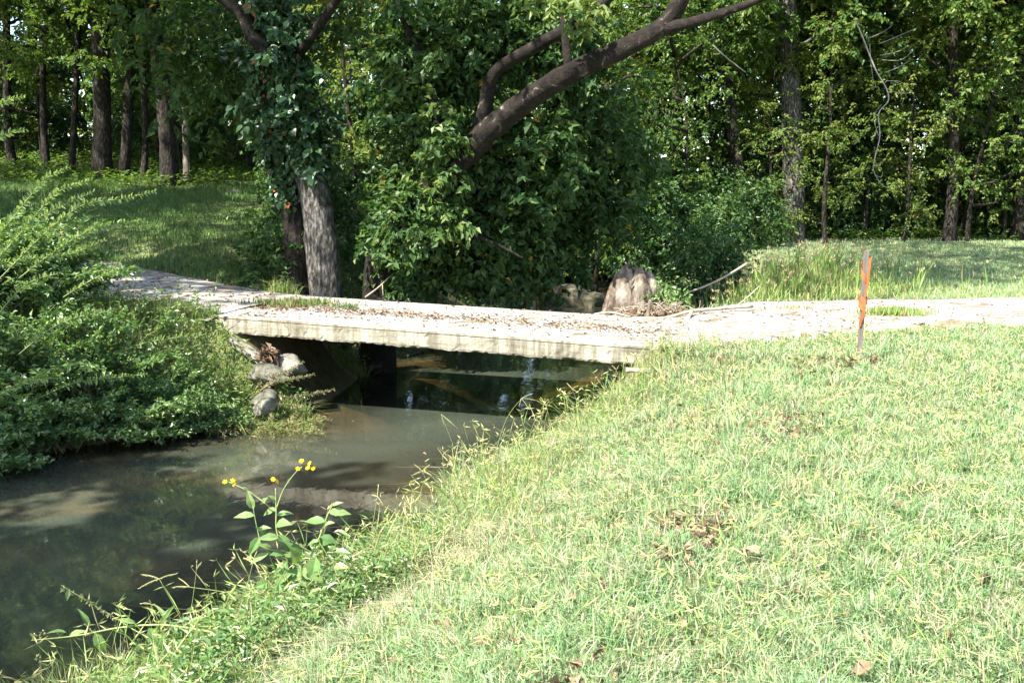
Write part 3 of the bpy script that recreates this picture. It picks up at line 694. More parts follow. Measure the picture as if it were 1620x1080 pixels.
for i, (x, y, v) in enumerate(UND):
    s = rng.uniform(.9, 1.35) * (1.4 if y > 38 else 1)
    b = np.array([x, y, tz(x, y) - .05])
    where = ('left', 'left meadow') if x < -5.5 else (('creek', 'creek banks behind the bridge') if x < 6 else ('right', 'right lawn'))
    t = thing('bush', {'left': 'leafy green bush in the shade at the wood edge beyond the left meadow', 'creek': 'dark leafy bush growing over the shaded creek bank behind the bridge', 'right': 'dark leafy bush in the shade at the wood edge beyond the right lawn'}[where[0]], 'bush', b, 'bushes along the ' + where[1])
    me, limbs = UV[v]
    c = link('foliage', me, t); c.scale = (s, s, s); c.rotation_euler = (0, 0, i * 1.3)
    tb = Tubes()
    for lp, r in limbs[::2]:
        a = i * 1.3; q = lp * s; q = np.stack([q[:, 0] * math.cos(a) - q[:, 1] * math.sin(a), q[:, 0] * math.sin(a) + q[:, 1] * math.cos(a), q[:, 2]], 1)
        q[0] = (0, 0, -.1); tb.add(q, np.linspace(r, r * .3, len(q)) * .6, 5)
    link('stem', tb.mesh('stem', M['bark_dark']), t)
# far wood: reads as one mass
L = Leaves()
n = 1150; a = rng.uniform(-1, 1, n); yy = rng.uniform(44, 66, n); xx = a * yy * .85
zz = np.array(terrain(xx, yy)) + rng.uniform(0, 1, n) ** 1.35 * 18
clump_leaves(L, np.stack([xx, yy, zz], 1), rng.uniform(1.3, 2.4, n), 108, .42, tone_mu=.6)
tag(link('woods', L.mesh('woods', M['leaf_wood'])), 'pale green mass of distant woods showing between the nearer trees', 'woods', kind='stuff')

# ------------------------------------------------------------------ the two big trees behind the bridge
def big_trees():
    # ivy covered tree, two stems
    D = 16.0
    b = at_y(512, 470, D); b[2] = tz(b[0], b[1]) - .05
    t = thing('ivy_tree', 'large grey barked tree with two stems wrapped in ivy beside the bridge', 'tree', b)
    tb = Tubes()
    A = [at_y(*q, D) for q in ((519, 452), (510, 400), (503, 335), (490, 265), (472, 190), (452, 110), (428, 40), (398, -40), (360, -180), (330, -420), (330, -700))]
    A[0][2] = b[2] - .1
    PA = smooth_path(np.array(A) - b, 4)
    tb.add(PA, np.interp(np.linspace(0, 1, len(PA)), [0, .1, .3, .6, 1], [.28, .25, .235, .19, .07]), 16, .10, flare=.25)
    link('trunk', tb.mesh('trunk', M['bark_grey']), t)
    tb = Tubes()
    B = [at_y(*q, D + .25) for q in ((474, 452), (466, 370), (452, 290), (436, 210), (428, 120), (436, 0), (455, -150), (470, -400))]
    B[0][2] = b[2] - .1
    PB = smooth_path(np.array(B) - b, 4)
    tb.add(PB, np.interp(np.linspace(0, 1, len(PB)), [0, .2, .6, 1], [.20, .17, .15, .06]), 14, .10, flare=.25)
    link('trunk', tb.mesh('trunk', M['bark_dark']), t)
    tb = Tubes()
    Br = [at_y(*q, D - .3) for q in ((425, 85), (400, 58), (385, 28), (362, 5), (325, -18), (270, -60))]
    PB2 = smooth_path(np.array(Br) - b, 4); tb.add(PB2, np.linspace(.12, .05, len(PB2)), 10, .1)
    for q0, q1, q2 in (((452, 110), (520, 20), (600, -120)), ((430, 40), (330, -120), (180, -260)), ((390, -60), (480, -240), (560, -420)), ((360, -180), (240, -380), (150, -520))):
        P = smooth_path([at_y(*q0, D) - b, at_y(*q1, D - .8) - b, at_y(*q2, D - 2) - b], 6); tb.add(P, np.linspace(.10, .03, len(P)), 8, .06)
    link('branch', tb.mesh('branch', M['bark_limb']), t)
    L = Leaves()                                    # ivy: flat against the stems, hanging in layers
    for PP, rr, lo, hi, cnt in ((PA, .27, .30, .80, 3300), (PB, .23, .22, .85, 2300)):
        u = rng.uniform(lo, hi, cnt); k = u * (len(PP) - 1); i = k.astype(int); f = (k - i)[:, None]
        P = PP[i] * (1 - f) + PP[np.minimum(i + 1, len(PP) - 1)] * f + b
        an = rng.uniform(0, 6.28, cnt); bulge = .55 + .45 * np.sin(u * 31 + an * 1.) ** 2
        o = np.stack([np.cos(an), np.sin(an), rng.normal(0, .15, cnt)], 1); dist = rr * (.55 + .75 * bulge * rng.uniform(.5, 1.2, cnt))
        P = P + o * dist[:, None]
        Nn = norm(o + np.array([0, 0, .5]) + rng.normal(0, .3, (cnt, 3))); Aa = norm(np.array([0, 0, -1]) + rng.normal(0, .5, (cnt, 3)))
        l = rng.uniform(.07, .13, cnt); tn = np.clip(rng.normal(.45, .2, cnt), 0, .9); tn = np.where(rng.uniform(0, 1, cnt) < .035, 1, tn)
        L.add(P, Aa, Nn, l, l * .85, tn)
    clump_leaves(L, np.concatenate([ellipsoid_pts(26, at_y(440, 110, D - .2), (.75, .5, 1.2)), ellipsoid_pts(12, at_y(480, 220, D - .1), (.5, .4, .6))]), .42, 60, .13, tone_mu=.4, wr=.8)
    link('ivy', L.mesh('ivy', M['leaf_ivy'], b, hi=True), t)
    L = Leaves()
    clump_leaves(L, ellipsoid_pts(85, (-5.0, 14.2, 8.8), (3.0, 2.8, 2.6), .45), .85, 72, .17, tone_mu=.5)
    clump_leaves(L, ellipsoid_pts(60, (-3.0, 17.5, 10.0), (3.2, 2.6, 2.8), .45), .85, 72, .17, tone_mu=.5)
    clump_leaves(L, ellipsoid_pts(60, at_y(330, 95, 17.5), (1.6, 1.0, 1.5), .4), .55, 63, .14, tone_mu=.5)
    clump_leaves(L, ellipsoid_pts(16, at_y(545, 40, 17.5), (.7, .6, .8), .4), .5, 54, .13, tone_mu=.8)
    clump_leaves(L, ellipsoid_pts(26, at_y(425, 400, 16.4), (.7, .5, .55), .4), .35, 54, .11, tone_mu=.4)
    link('crown', L.mesh('crown', M['leaf_main'], b), t)
    # leaning tree
    b = at_y(596, 462, 15.5); b[2] = tz(b[0], b[1]) - .1
    t = thing('leaning_tree', 'big dark tree leaning right with a long bare limb over the creek', 'tree', b)
    tb = Tubes()
    Q = [(592, 470, 15.5), (604, 400, 15.4), (648, 335, 15.2), (740, 242, 14.8), (815, 172, 14.35), (900, 116, 14.0), (985, 78, 13.8), (1048, 42, 13.7), (1080, -8, 13.6), (1105, -110, 13.5), (1140, -300, 13.4), (1150, -520, 13.6)]
    P = [at_y(*q) for q in Q]; P[0][2] = b[2] - .1
    P = smooth_path(np.array(P) - b, 5)
    tb.add(P, np.interp(np.linspace(0, 1, len(P)), [0, .09, .27, .45, .62, .72, 1], [.28, .235, .185, .142, .118, .108, .04]), 16, .11, flare=.25)
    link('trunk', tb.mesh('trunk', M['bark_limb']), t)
    tb = Tubes()
    for Q, r0, r1 in ((((748, 236, 14.8), (765, 180, 14.8), (782, 116, 14.7), (850, 72, 14.5), (945, 14, 14.3), (1010, -60, 14.2), (1100, -200, 14)), .12, .05),
                      (((1045, 47, 13.7), (1085, 38, 13.5), (1140, 22, 13.3), (1205, -2, 13.1), (1290, -50, 12.9)), .085, .03),
                      (((700, 280, 15.0), (690, 180, 15.1), (650, 60, 15.1), (600, -80, 15)), .10, .05),
                      (((612, 390, 15.4), (690, 360, 15.0), (770, 380, 14.8), (830, 410, 14.8)), .05, .015),
                      (((900, 116, 14.0), (890, -40, 14.2), (900, -260, 14.5)), .07, .03),
                      (((1205, -2, 13.1), (1300, -250, 15), (1330, -460, 18), (1500, -520, 20)), .05, .02), (((1140, -300, 13.4), (1180, -480, 16), (1150, -500, 20)), .06, .02)):  # limbs above the view, added to carry the clumps shading the rear lawn
        PP = smooth_path([at_y(*q) - b for q in Q], 5); tb.add(PP, np.linspace(r0, r1, len(PP)), 10, .09)
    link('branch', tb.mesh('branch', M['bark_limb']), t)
    L = Leaves()
    def blob(px, py, d, r, n, cr=.42, per=63, ln=.135, tn=.42): clump_leaves(L, ellipsoid_pts(n, at_y(px, py, d), r, .45), cr, per, ln, tone_mu=tn, wr=.62)
    blob(675, 130, 15.6, (.85, .8, 1.5), 66); blob(720, 50, 15.4, (1.3, .9, .9), 55)
    blob(655, 300, 15.8, (.75, .6, .9), 36); blob(740, 320, 15.7, (1.3, .6, .9), 70); blob(830, 260, 15.5, (1.0, .7, .9), 50)
    blob(700, 400, 15.9, (1.3, .6, .5), 60, tn=.5); blob(820, 400, 16.2, (1.1, .6, .55), 55); blob(900, 330, 16.6, (.9, .6, 1.0), 50, tn=.35)
    blob(850, 60, 15.3, (1.2, .7, .7), 45); blob(700, 230, 14.55, (.28, .2, 1.25), 24, .28, 45, .125, .7); blob(930, 180, 15.8, (.9, .6, 1.0), 40, tn=.35)
    blob(660, 330, 14.75, (.45, .25, .6), 26, .32, 54, .13, .45); blob(690, 345, 14.6, (.5, .3, .25), 12, .28, 45, .12, .7); blob(890, 15, 13.4, (.45, .3, .22), 9, .25, 36, .12, .97)
    blob(970, 250, 17, (.9, .7, 1.2), 45, tn=.4); blob(640, 440, 15.3, (.5, .3, .3), 16, .3, 45, .12, .5); blob(625, 375, 14.95, (.42, .25, .4), 16, .3, 45, .12, .45)
    for c, r, n in (((1.0, 14.5, 8.6), (3.4, 2.8, 2.2), 95), ((3.8, 16.5, 9.5), (3.6, 2.8, 2.4), 85), ((-1, 16.5, 8.0), (3.0, 2.2, 2.4), 60), ((4.5, 20.5, 10.5), (4.2, 3.0, 2.4), 95), ((8.5, 18.8, 11.0), (4.0, 3.0, 2.4), 95), ((12.5, 20.0, 11.5), (3.4, 3.0, 2.2), 75)):  # the last clumps, unseen above the view, are added to shade the rear lawn
        clump_leaves(L, ellipsoid_pts(n, c, r, .45), .85, 72, .17, tone_mu=.5)
    link('crown', L.mesh('crown', M['leaf_main'], b, hi=False), t)
big_trees()

# trees standing left of the camera, across the creek (seen only in the water and by the shade they throw)
for i, (x, y, lab, cs, cz) in enumerate([(-10.5, 1.9, 'leafy tree on the left bank outside the view, nearest the camera', .8, .5), (-10.7, 4.7, 'small leafy tree on the left bank outside the view, beside the arching shrubs', .58, .5), (-12.5, -1.6, 'leafy tree on the left bank outside the view, farthest downstream', .9, 1.), (-12.2, 11.0, 'leafy tree beside the road outside the view on the left', .85, 1.), (-18.0, 17.6, 'leafy tree left of the meadow outside the view, beyond the road', .95, 1.), (-22.5, 22.5, 'leafy tree left of the meadow outside the view, nearest the woods', 1., 1.), (-15.6, 19.6, 'leafy tree at the meadow edge outside the view, in front of the others', 1., 2.5), (-12.9, 13.6, 'leafy tree just across the road outside the view on the left', 0.9, 1.5)]):
    b = np.array([x, y, tz(x, y)])
    tree_at('bank_tree', lab, 'tree', b, [b + np.array([.1 * s, .05 * s, 13 * s * cs - .2]) for s in (0, .2, .5, .9)], [.25, .2, .15, .05], M['bark_grey'], CV[1], cscale=cs, crot=i * 2., cz=cz)
# ------------------------------------------------------------------ grass (blades as one mesh per sort of cover)
def blades(name, P, h, w, m, lean=.5, tone=None, label=None, segs=2):
    n = len(P); az = rng.uniform(0, 6.28, n); d = np.stack([np.cos(az), np.sin(az), np.zeros(n)], 1)
    fa = rng.uniform(0, 6.28, n); s = np.stack([np.cos(fa), np.sin(fa), np.zeros(n)], 1) * (w * .5)[:, None]
    ln_ = np.abs(rng.normal(0, lean, n))[:, None]; H = h[:, None]; up = np.array([0, 0, 1.])
    m1 = P + up * H * .5 + d * H * ln_ * .25
    tp = P + up * H * (1 - .32 * np.minimum(ln_, 1.8)) + d * H * ln_ * .95
    V = np.stack([P - s, P + s, m1 - s * .8, m1 + s * .8, tp], 1).reshape(-1, 3)
    i = np.arange(n)[:, None] * 5
    t = rng.uniform(0, 1, n) if tone is None else tone
    me = mesh_np(name, V, [i + np.array([[0, 1, 3, 2]]), i + np.array([[2, 3, 4]])], m, np.repeat(t, 5))
    o = link(name, me); tag(o, label, 'grass', kind='stuff'); return o
def view_pts(n, y0, y1, power=1.0, mx=.56):
    """random points inside the camera's wedge; density falls as y**-power"""
    u = rng.uniform(0, 1, n)
    if abs(power - 2) < 1e-6: y = y0 * (y1 / y0) ** u
    else:
        e = 2 - power; y = (y0 ** e + u * (y1 ** e - y0 ** e)) ** (1 / e)
    x = rng.uniform(-mx, mx, n) * (y + .8); return x, y
def cover(n, y0, y1, power, test):
    x, y = view_pts(n, y0, y1, power); s, side = shore(x, y); d, rz, wd, idx = road_info(x, y)
    edge = wd - .10 + .26 * vnoise(x, y, 2.6, 12) + .14 * vnoise(x, y, 9, 13)
    uu = ((x - BL[0]) * bd[0] + (y - BL[1]) * bd[1]) / math.hypot(bd[0], bd[1]); vv = (x - BL[0]) * bn[0] + (y - BL[1]) * bn[1]
    span = (uu > -.05) & (uu < BLEN + .02) & (vv > -.06) & (vv < BWID + .06)
    ok = (s > .02) & (d > edge) & ~span & test(x, y, s, side, d, wd)
    x, y, s, side = x[ok], y[ok], s[ok], side[ok]
    return np.stack([x, y, terrain(x, y) - .01], 1), s, side
# lawn on the near side and right
P, s, sd = cover(400000, 2.6, 13.0, 1.75, lambda x, y, s, side, d, w: (side > 0))
hole = (vnoise(P[:, 0], P[:, 1], 5.0, 39) + .7 * vnoise(P[:, 0], P[:, 1], 12., 40) > .48) & (s < 4.2) & (rng.uniform(0, 1, len(P)) < .72); P, s = P[~hole], s[~hole]
r_ = np.hypot(P[:, 0], P[:, 1]); tall = np.clip(1 - s / 1.7, 0, 1)
patch = .5 + .5 * vnoise(P[:, 0], P[:, 1], 2.1, 31); lump = vnoise(P[:, 0], P[:, 1], 11., 33) + .7 * vnoise(P[:, 0], P[:, 1], 23., 34); patch2 = .5 + .5 * vnoise(P[:, 0], P[:, 1], 5.2, 32)
h = rng.uniform(.03, .12, len(P)) * (.7 + .6 * patch) * np.clip(1 + .75 * lump, .3, 2.2) * (1 + .75 * np.exp(-(s / 2.6) ** 2)) * (.85 + .35 * vnoise(P[:, 0], P[:, 1], 4.2, 38)) + tall * rng.uniform(0, .20, len(P)) * np.clip(.8 + .9 * lump, .1, 2)
w = .0042 + .0006 * r_ + rng.uniform(0, .004, len(P)) * (rng.uniform(0, 1, len(P)) < .4)
tn = rng.uniform(0, 1, len(P)) ; tn = np.clip(tn + (.25 - .5 * patch2) * .5 - .08 * tall - .34 * np.exp(-((s - 1.3) / 1.0) ** 2) * np.clip(.6 + vnoise(P[:, 0], P[:, 1], 1.8, 37), 0, 1) + .16 * vnoise(P[:, 0], P[:, 1], 8., 36), 0, 1)
blades('lawn_grass', P, h, w, M['grass_lawn'], 1.0, tn, 'short sunlit lawn grass mixed with dry straw on the near bank')
cx_, s_c, sd_c = cover(1500, 3.0, 12.5, 1.3, lambda x, y, s, side, d, w: (side > 0))
cx_ = cx_[rng.uniform(0, 1, len(cx_)) < np.clip(1.2 - s_c / 6, .25, 1)]
k_ = 34; P = np.repeat(cx_, k_, 0); P[:, :2] += rng.normal(0, 1, (len(P), 2)) * np.repeat(rng.uniform(.02, .07, len(cx_)), k_)[:, None]; P[:, 2] = terrain(P[:, 0], P[:, 1]) - .01
r_ = np.hypot(P[:, 0], P[:, 1]); hc = np.repeat(rng.uniform(.07, .19, len(cx_)), k_) * rng.uniform(.5, 1.15, len(P)); tc_ = np.clip(np.repeat(rng.normal(.5, .28, len(cx_)), k_) + rng.normal(0, .12, len(P)), 0, 1)
blades('clump_grass', P, hc, .0045 + .0006 * r_, M['grass_lawn'], .85, tc_, 'coarser grass clumps standing out of the near lawn')
# taller grass along the near bank edge
P, s, sd = cover(150000, 3.2, 12.2, 1.5, lambda x, y, s, side, d, w: (side > 0) & (s < 1.35))
keep = rng.uniform(0, 1, len(P)) < np.clip(1.15 - s / 1.35, 0, 1) * (.35 + .65 * (vnoise(P[:, 0], P[:, 1], 3.0, 41) > -.15)); P, s = P[keep], s[keep]
r_ = np.hypot(P[:, 0], P[:, 1]); h = rng.uniform(.08, .40, len(P)) * np.clip(.8 + .5 * vnoise(P[:, 0], P[:, 1], 9.0, 43) + .45 * vnoise(P[:, 0], P[:, 1], 2.0, 42), .25, 2) * np.where(P[:, 1] < 7.2, 1.3, 1); w = .0045 + .0006 * r_
blades('bank_grass', P, h, w, M['grass_bank'], .95, None, 'tall yellow green grass hanging over the water on the near bank')
def stalk_mass(n, name, label, y0, y1, smax, hlo, hhi):
    P, s, sd = cover(n, y0, y1, 1.4, lambda x, y, s, side, d, w: (side > 0) & (s < smax))
    n = len(P); r_ = np.hypot(P[:, 0], P[:, 1]); az = rng.uniform(0, 6.28, n); d = np.stack([np.cos(az), np.sin(az), np.zeros(n)], 1)
    h = rng.uniform(hlo, hhi, n)[:, None]; ln_ = rng.uniform(.1, .75, n)[:, None]
    w = (.0022 + .0004 * r_)[:, None]; L = Leaves(); pts = [P + np.array([0, 0, 1.]) * h * t * (1 - .25 * t * ln_) + d * h * ln_ * t * t for t in (0, .35, .7, 1.)]
    for a, b in zip(pts[:-1], pts[1:]):
        l = np.linalg.norm(b - a, axis=1); v = norm(b - a); L.add(a, v, rand_dir(n), l * 1.08, w[:, 0] * 1.5, np.tile(rng.uniform(.05, .95, n), 1))
    for k in range(4):
        fa = rng.uniform(0, 6.28, n); f = norm(np.stack([np.cos(fa), np.sin(fa), rng.uniform(-.5, 1.0, n)], 1)); m = rng.uniform(0, 1, n) < .75
        L.add(pts[-1][m], f[m], rand_dir(m.sum()), rng.uniform(.035, .085, m.sum()), w[m, 0] * 2.0, np.where(rng.uniform(0, 1, m.sum()) < .5, .25, .95))
    tag(link(name, L.mesh(name, M['grass_bank'], fold=.1, droop=.05)), label, 'grass', kind='stuff')
stalk_mass(7500, 'seeding_grass', 'thin seeding grass stems standing along the edge of the near bank', 3.4, 12.4, 1.1, .2, .62)
stalk_mass(3200, 'seeding_grass', 'scattered thin seed stems standing above the lawn', 3.0, 12.0, 30, .10, .26)
# lawn beyond the road on the right
P, s, sd = cover(190000, 13.0, 33, 1.1, lambda x, y, s, side, d, w: (side > 0) & (x > 1.5))
h = rng.uniform(.05, .13, len(P)) * (.8 + .5 * vnoise(P[:, 0], P[:, 1], 1.5, 51)); nearb = np.clip(1 - s / 2.6, 0, 1) * (P[:, 1] < 24); h = h + nearb * rng.uniform(0, .32, len(P))
w = .005 + .00055 * P[:, 1]
blades('rear_grass', P, h, w, M['grass_lawn'], .6, np.clip(rng.uniform(.08, 1.1, len(P)), 0, 1), 'grass lawn beyond the road running back to the shaded wood')
P, s, sd = cover(90000, 14.0, 19.5, 1.0, lambda x, y, s, side, d, w: (side > 0) & (x > 1.6) & (x < 8.5) & (d > w + .1))
g_ = np.exp(-(((P[:, 0] - 4.4) / 1.9) ** 2 + ((P[:, 1] - 16.4) / 1.5) ** 2)); keep = rng.uniform(0, 1, len(P)) < g_ + .05; P, g_ = P[keep], g_[keep]
blades('mound_grass', P, rng.uniform(.08, .30, len(P)) * (.5 + g_), rng.uniform(.008, .016, len(P)), M['grass_bank'], .6, np.clip(rng.uniform(.05, 1.1, len(P)), 0, 1), 'tall pale grass on the mound between stump and stake')
def mound_stalks():
    n = 420; x = rng.normal(4.6, 1.3, n); y = rng.normal(16.9, .9, n); d, rz, wd, _ = road_info(x, y); s, sd = shore(x, y); k = (d > wd + .3) & (s > .3); x, y = x[k], y[k]; n = len(x)
    P = np.stack([x, y, terrain(x, y)], 1); L = Leaves(); h = rng.uniform(.3, .62, n); a = rng.uniform(0, 6.28, n); d = norm(np.stack([np.cos(a) * .3, np.sin(a) * .3, np.ones(n)], 1))
    L.add(P, d, rand_dir(n), h, .012, rng.uniform(.3, .9, n)); tip = P + d * h[:, None] * .92
    for q in range(4): L.add(tip + rng.normal(0, .012, (n, 3)), norm(d + rng.normal(0, .5, (n, 3))), rand_dir(n), .07, .018, rng.uniform(0, .2, n))
    tag(link('seeding_grass', L.mesh('seeding_grass', M['grass_bank'], fold=.1)), 'tall seed headed grass standing on the mound beyond the road', 'grass', kind='stuff')
mound_stalks()
# meadow on the left
P, s, sd = cover(270000, 12.0, 34, 1.0, lambda x, y, s, side, d, w: (side < 0) & (x < -2.2) & (s > 1.2))
h = rng.uniform(.06, .20, len(P)) * np.clip(.9 + .6 * vnoise(P[:, 0], P[:, 1], 1.1, 61) + .4 * vnoise(P[:, 0], P[:, 1], 4.1, 62), .2, 2); w = .005 + .0005 * P[:, 1]
blades('meadow_grass', P, h, w, M['grass_meadow'], .6, None, 'green meadow grass sloping up behind the road on the left')
# weedy left bank
P, s, sd = cover(200000, 9.0, 15.5, 1.0, lambda x, y, s, side, d, w: (side < 0) & (x < -2.0) & (s < 2.2))
h = rng.uniform(.10, .38, len(P)); w = rng.uniform(.006, .013, len(P))
blades('weedy_grass', P, h, w, M['grass_left'], 1.15, np.clip(rng.uniform(0, 1, len(P)) + .25 * vnoise(P[:, 0], P[:, 1], 2.5, 71), 0, 1), 'tangled weedy grass and straw on the steep left bank')

# broad leaved weeds in the near bank and the left bank (ground cover)
def weed_cover(name, P, ln, m, label, k=5):
    L = Leaves(); n = len(P)
    for q in range(k):
        a = rng.uniform(0, 6.28, n); A = np.stack([np.cos(a), np.sin(a), rng.uniform(.1, .9, n)], 1)
        Nn = np.stack([-np.cos(a) * .5, -np.sin(a) * .5, np.ones(n)], 1) + rng.normal(0, .25, (n, 3))
        l = ln * rng.uniform(.6, 1.3, n); L.add(P + np.array([0, 0, 1.]) * rng.uniform(0, 1, (n, 1)) * ln * 2.0, A, Nn, l, l * .42, np.clip(rng.normal(.5, .25, n), 0, 1))
    tag(link(name, L.mesh(name, m)), label, 'weeds', kind='stuff')
P, s, sd = cover(3600, 3.4, 12, 1.2, lambda x, y, s, side, d, w: (side > 0) & (s < 2.2))
weed_cover('weeds', P, .045, M['leaf_weed'], 'small broad leaved weeds growing in the near bank grass')
P, s, sd = cover(9000, 2.8, 10, 1.6, lambda x, y, s, side, d, w: (side > 0) & (s > .8) & (vnoise(x, y, 1.9, 95) + .5 * vnoise(x, y, 6., 96) > .1)); weed_cover('clover', P + np.array([0, 0, .03]), .022, M['leaf_weed'], 'small round leaved clover and weeds in patches of the near lawn', 4)
P, s, sd = cover(16000, 4.2, 7.8, 1.0, lambda x, y, s, side, d, w: (side > 0) & (s < 1.2) & (x < -.5)); weed_cover('weeds', P + np.array([0, 0, 1.]) * (rng.uniform(0, 1, (len(P), 1)) ** 1.5 * .34 * np.exp(-((P[:, :1] + 1.5) / 1.0) ** 2)), .062, M['leaf_weed'], 'leafy weeds crowding round the yellow flowered plant at the water edge', 3)
P, s, sd = cover(16000, 9.5, 15.5, 1.0, lambda x, y, s, side, d, w: (side < 0) & (x < -2.2) & (s < 2.0))
weed_cover('weeds', P + np.array([0, 0, 1.]) * rng.uniform(0, .30, (len(P), 1)), .075, M['leaf_weed'], 'broad leaved weeds growing over the steep left bank', 3)
P, s, sd = cover(15000, 14.5, 34, 1.0, lambda x, y, s, side, d, w: ((x < 4.4) & (s < 4.5) & (x > -5.0) & ((y > 15.3) | (x > 1.0)) & (d > 1.6) & ~((side > 0) & (y < 17) & (s > 1.2))))
weed_cover('undergrowth', P, .10, M['leaf_under'], 'low dark undergrowth along the shaded creek behind the bridge')

P, s, sd = cover(14000, 26.5, 46, 1.0, lambda x, y, s, side, d, w: (x < -4.5) & (y > 28.0 + 1.5 * vnoise(x, y, .8, 91)))
weed_cover('undergrowth', P, .16, M['leaf_wood'], 'leafy undergrowth on the woodland floor beyond the left meadow')
P, s, sd = cover(14000, 26.5, 44, 1.0, lambda x, y, s, side, d, w: (x > 4.5) & (y > 29.4 + .8 * vnoise(x, y, .8, 92)))
weed_cover('undergrowth', P, .16, M['leaf_wood'], 'leafy undergrowth on the woodland floor beyond the right lawn')

# ------------------------------------------------------------------ arching shrubs on the left bank
def shrub_variant(seed, ntw, H, spread):
    g = np.random.default_rng(seed); L = Leaves(); tb = Tubes()
    for k in range(ntw):
        az = g.uniform(0, 6.28); el = g.uniform(.35, 1.35); d = np.array([math.cos(az), math.sin(az), 0])
        l = H * g.uniform(.55, 1.1); n = 26; s = np.linspace(0, 1, n)
        hor = spread * l * (math.cos(el) + .35); ver = l * math.sin(el)
        P = d[None] * (hor * s)[:, None] + np.array([0, 0, 1.]) * (ver * (1.35 * s - .55 * s ** 2.2))[:, None] + np.cumsum(g.normal(0, .008, (n, 3)), 0) + np.array([g.normal(0, .12), g.normal(0, .12), 0])
        tb.add(P[::3], np.linspace(.008, .0025, len(P[::3])), 5)
        T = norm(np.gradient(P, axis=0)); sdv = norm(np.cross(T, np.array([0, 0, 1.])) + 1e-6)
        for side in (1, -1):
            i0 = 4 + (side > 0); q = P[i0::2] + g.normal(0, .012, P[i0::2].shape); A = T[i0::2] * .45 + sdv[i0::2] * side * .7 + np.array([0, 0, .12]) + g.normal(0, .45, q.shape)
            Nn = np.cross(sdv[i0::2], T[i0::2]) * 1.0 + g.normal(0, .5, q.shape)
            ll = .085 * g.uniform(.55, 1.3, len(q)) * np.interp(np.linspace(0, 1, len(q)), [0, .7, 1], [1, 1, .6])
            L.add(q, A, Nn, ll, ll * .55, np.clip(g.normal(.42, .25, len(q)), 0, 1))
        # side twigs
        for j in range(6):
            i = g.integers(6, 22); o = P[i]; dd = norm(T[i] * .8 + sdv[i] * g.choice([-1, 1]) * g.uniform(.3, .9) + np.array([0, 0, g.uniform(-.1, .5)])); m = 12
            ss = np.linspace(0, 1, m)[:, None] * g.uniform(.18, .4); q = o + dd * ss + np.array([0, 0, -.3]) * ss ** 2
            s2 = norm(np.cross(dd, np.array([0, 0, 1.])))
            for side in (1, -1):
                A = dd * .5 + s2 * side * .7 + g.normal(0, .45, (m, 3)); ll = .072 * g.uniform(.5, 1.3, m)
                L.add(q + g.normal(0, .015, (m, 3)), A, np.array([0, 0, 1.]) + g.normal(0, .5, (m, 3)), ll, ll * .55, np.clip(g.normal(.45, .28, m), 0, 1))
    return L.mesh('foliage', M['leaf_privet']), tb.mesh('stem', M['stem_red'])
SV = [shrub_variant(301, 46, 1.05, .75), shrub_variant(302, 40, .85, .95), shrub_variant(303, 52, 1.25, .7)]
SHR = [(40, 560, 10.9, 2, 1.0, 'arching shrub with small glossy leaves at the left edge of the picture, the tallest'), (130, 590, 11.2, 0, 1.0, 'bushy arching shrub on the left bank next to the tallest one'),
       (20, 650, 10.5, 0, .95, 'low arching shrub at the water edge by the left edge of the picture'), (110, 675, 10.75, 1, .9, 'low spreading shrub overhanging the water on the left bank'),
       (205, 640, 11.15, 1, .9, 'spreading shrub in the middle of the left bank'), (250, 575, 11.7, 0, .75, 'smaller shrub high on the left bank'),
       (275, 665, 11.25, 1, .7, 'small low shrub above the water in the middle of the left bank'), (-50, 420, 11.6, 2, 1.25, 'shrub half outside the left edge of the picture with long pale shoots'),
       (60, 455, 12.4, 2, 1.15, 'shrub with tall arching shoots at the back of the left bank'), (330, 640, 11.6, 1, .6, 'little shrub nearest the bridge on the left bank'), (-70, 640, 9.7, 1, 1.0, 'shrub by the water just outside the left edge')]
for i, (px, py, y, v, s, lab) in enumerate(SHR):
    b = at_y(px, py, y); b[2] = tz(b[0], b[1])
    t = thing('shrub', lab, 'shrub', b, 'arching shrubs on the left bank')
    for nm, me in zip(('foliage', 'stem'), SV[v]):
        o = link(nm, me, t); o.scale = (s,) * 3; o.rotation_euler = (0, 0, i * 1.9)
# long pale shoots reaching over from the left
def shoot(name, label, pts, ln=.062, m='leaf_privet', stem='stem', group=None, gap=.03, r=.006, cat='shoot', tmu=.65):
    P = smooth_path(pts, 8); b = P[0].copy(); t = thing(name, label, cat, b, group)
    tb = Tubes(); tb.add(P - b, np.linspace(r, r * .4, len(P)), 6); link('stem', tb.mesh('stem', M[stem]), t)
    L = Leaves(); seg = np.linalg.norm(np.diff(P, axis=0), axis=1).cumsum(); n = int(seg[-1] / gap); k = np.interp(np.linspace(.08, 1, n), np.concatenate([[0], seg]) / seg[-1], np.arange(len(P)))
    i = np.minimum(k.astype(int), len(P) - 2); f = (k - i)[:, None]; q = P[i] * (1 - f) + P[i + 1] * f; T = norm(P[i + 1] - P[i]); sdv = norm(np.cross(T, np.array([0, 0, 1.])))
    upv = np.cross(sdv, T)
    for side in (1, -1):
        A = T * .5 + sdv * side * .35 + upv * side * .75 + rng.normal(0, .22, q.shape); ll = ln * rng.uniform(.75, 1.2, n) * np.interp(np.linspace(0, 1, n), [0, .75, 1], [1, 1, .55])
        L.add(q, A, np.cross(T, upv) * -1. + np.array([0, -.5, .6]) + rng.normal(0, .35, q.shape), ll, ll * .5, np.clip(rng.normal(tmu, .2, n), 0, 1))
    link('foliage', L.mesh('foliage', M[m], b, hi=True), t)
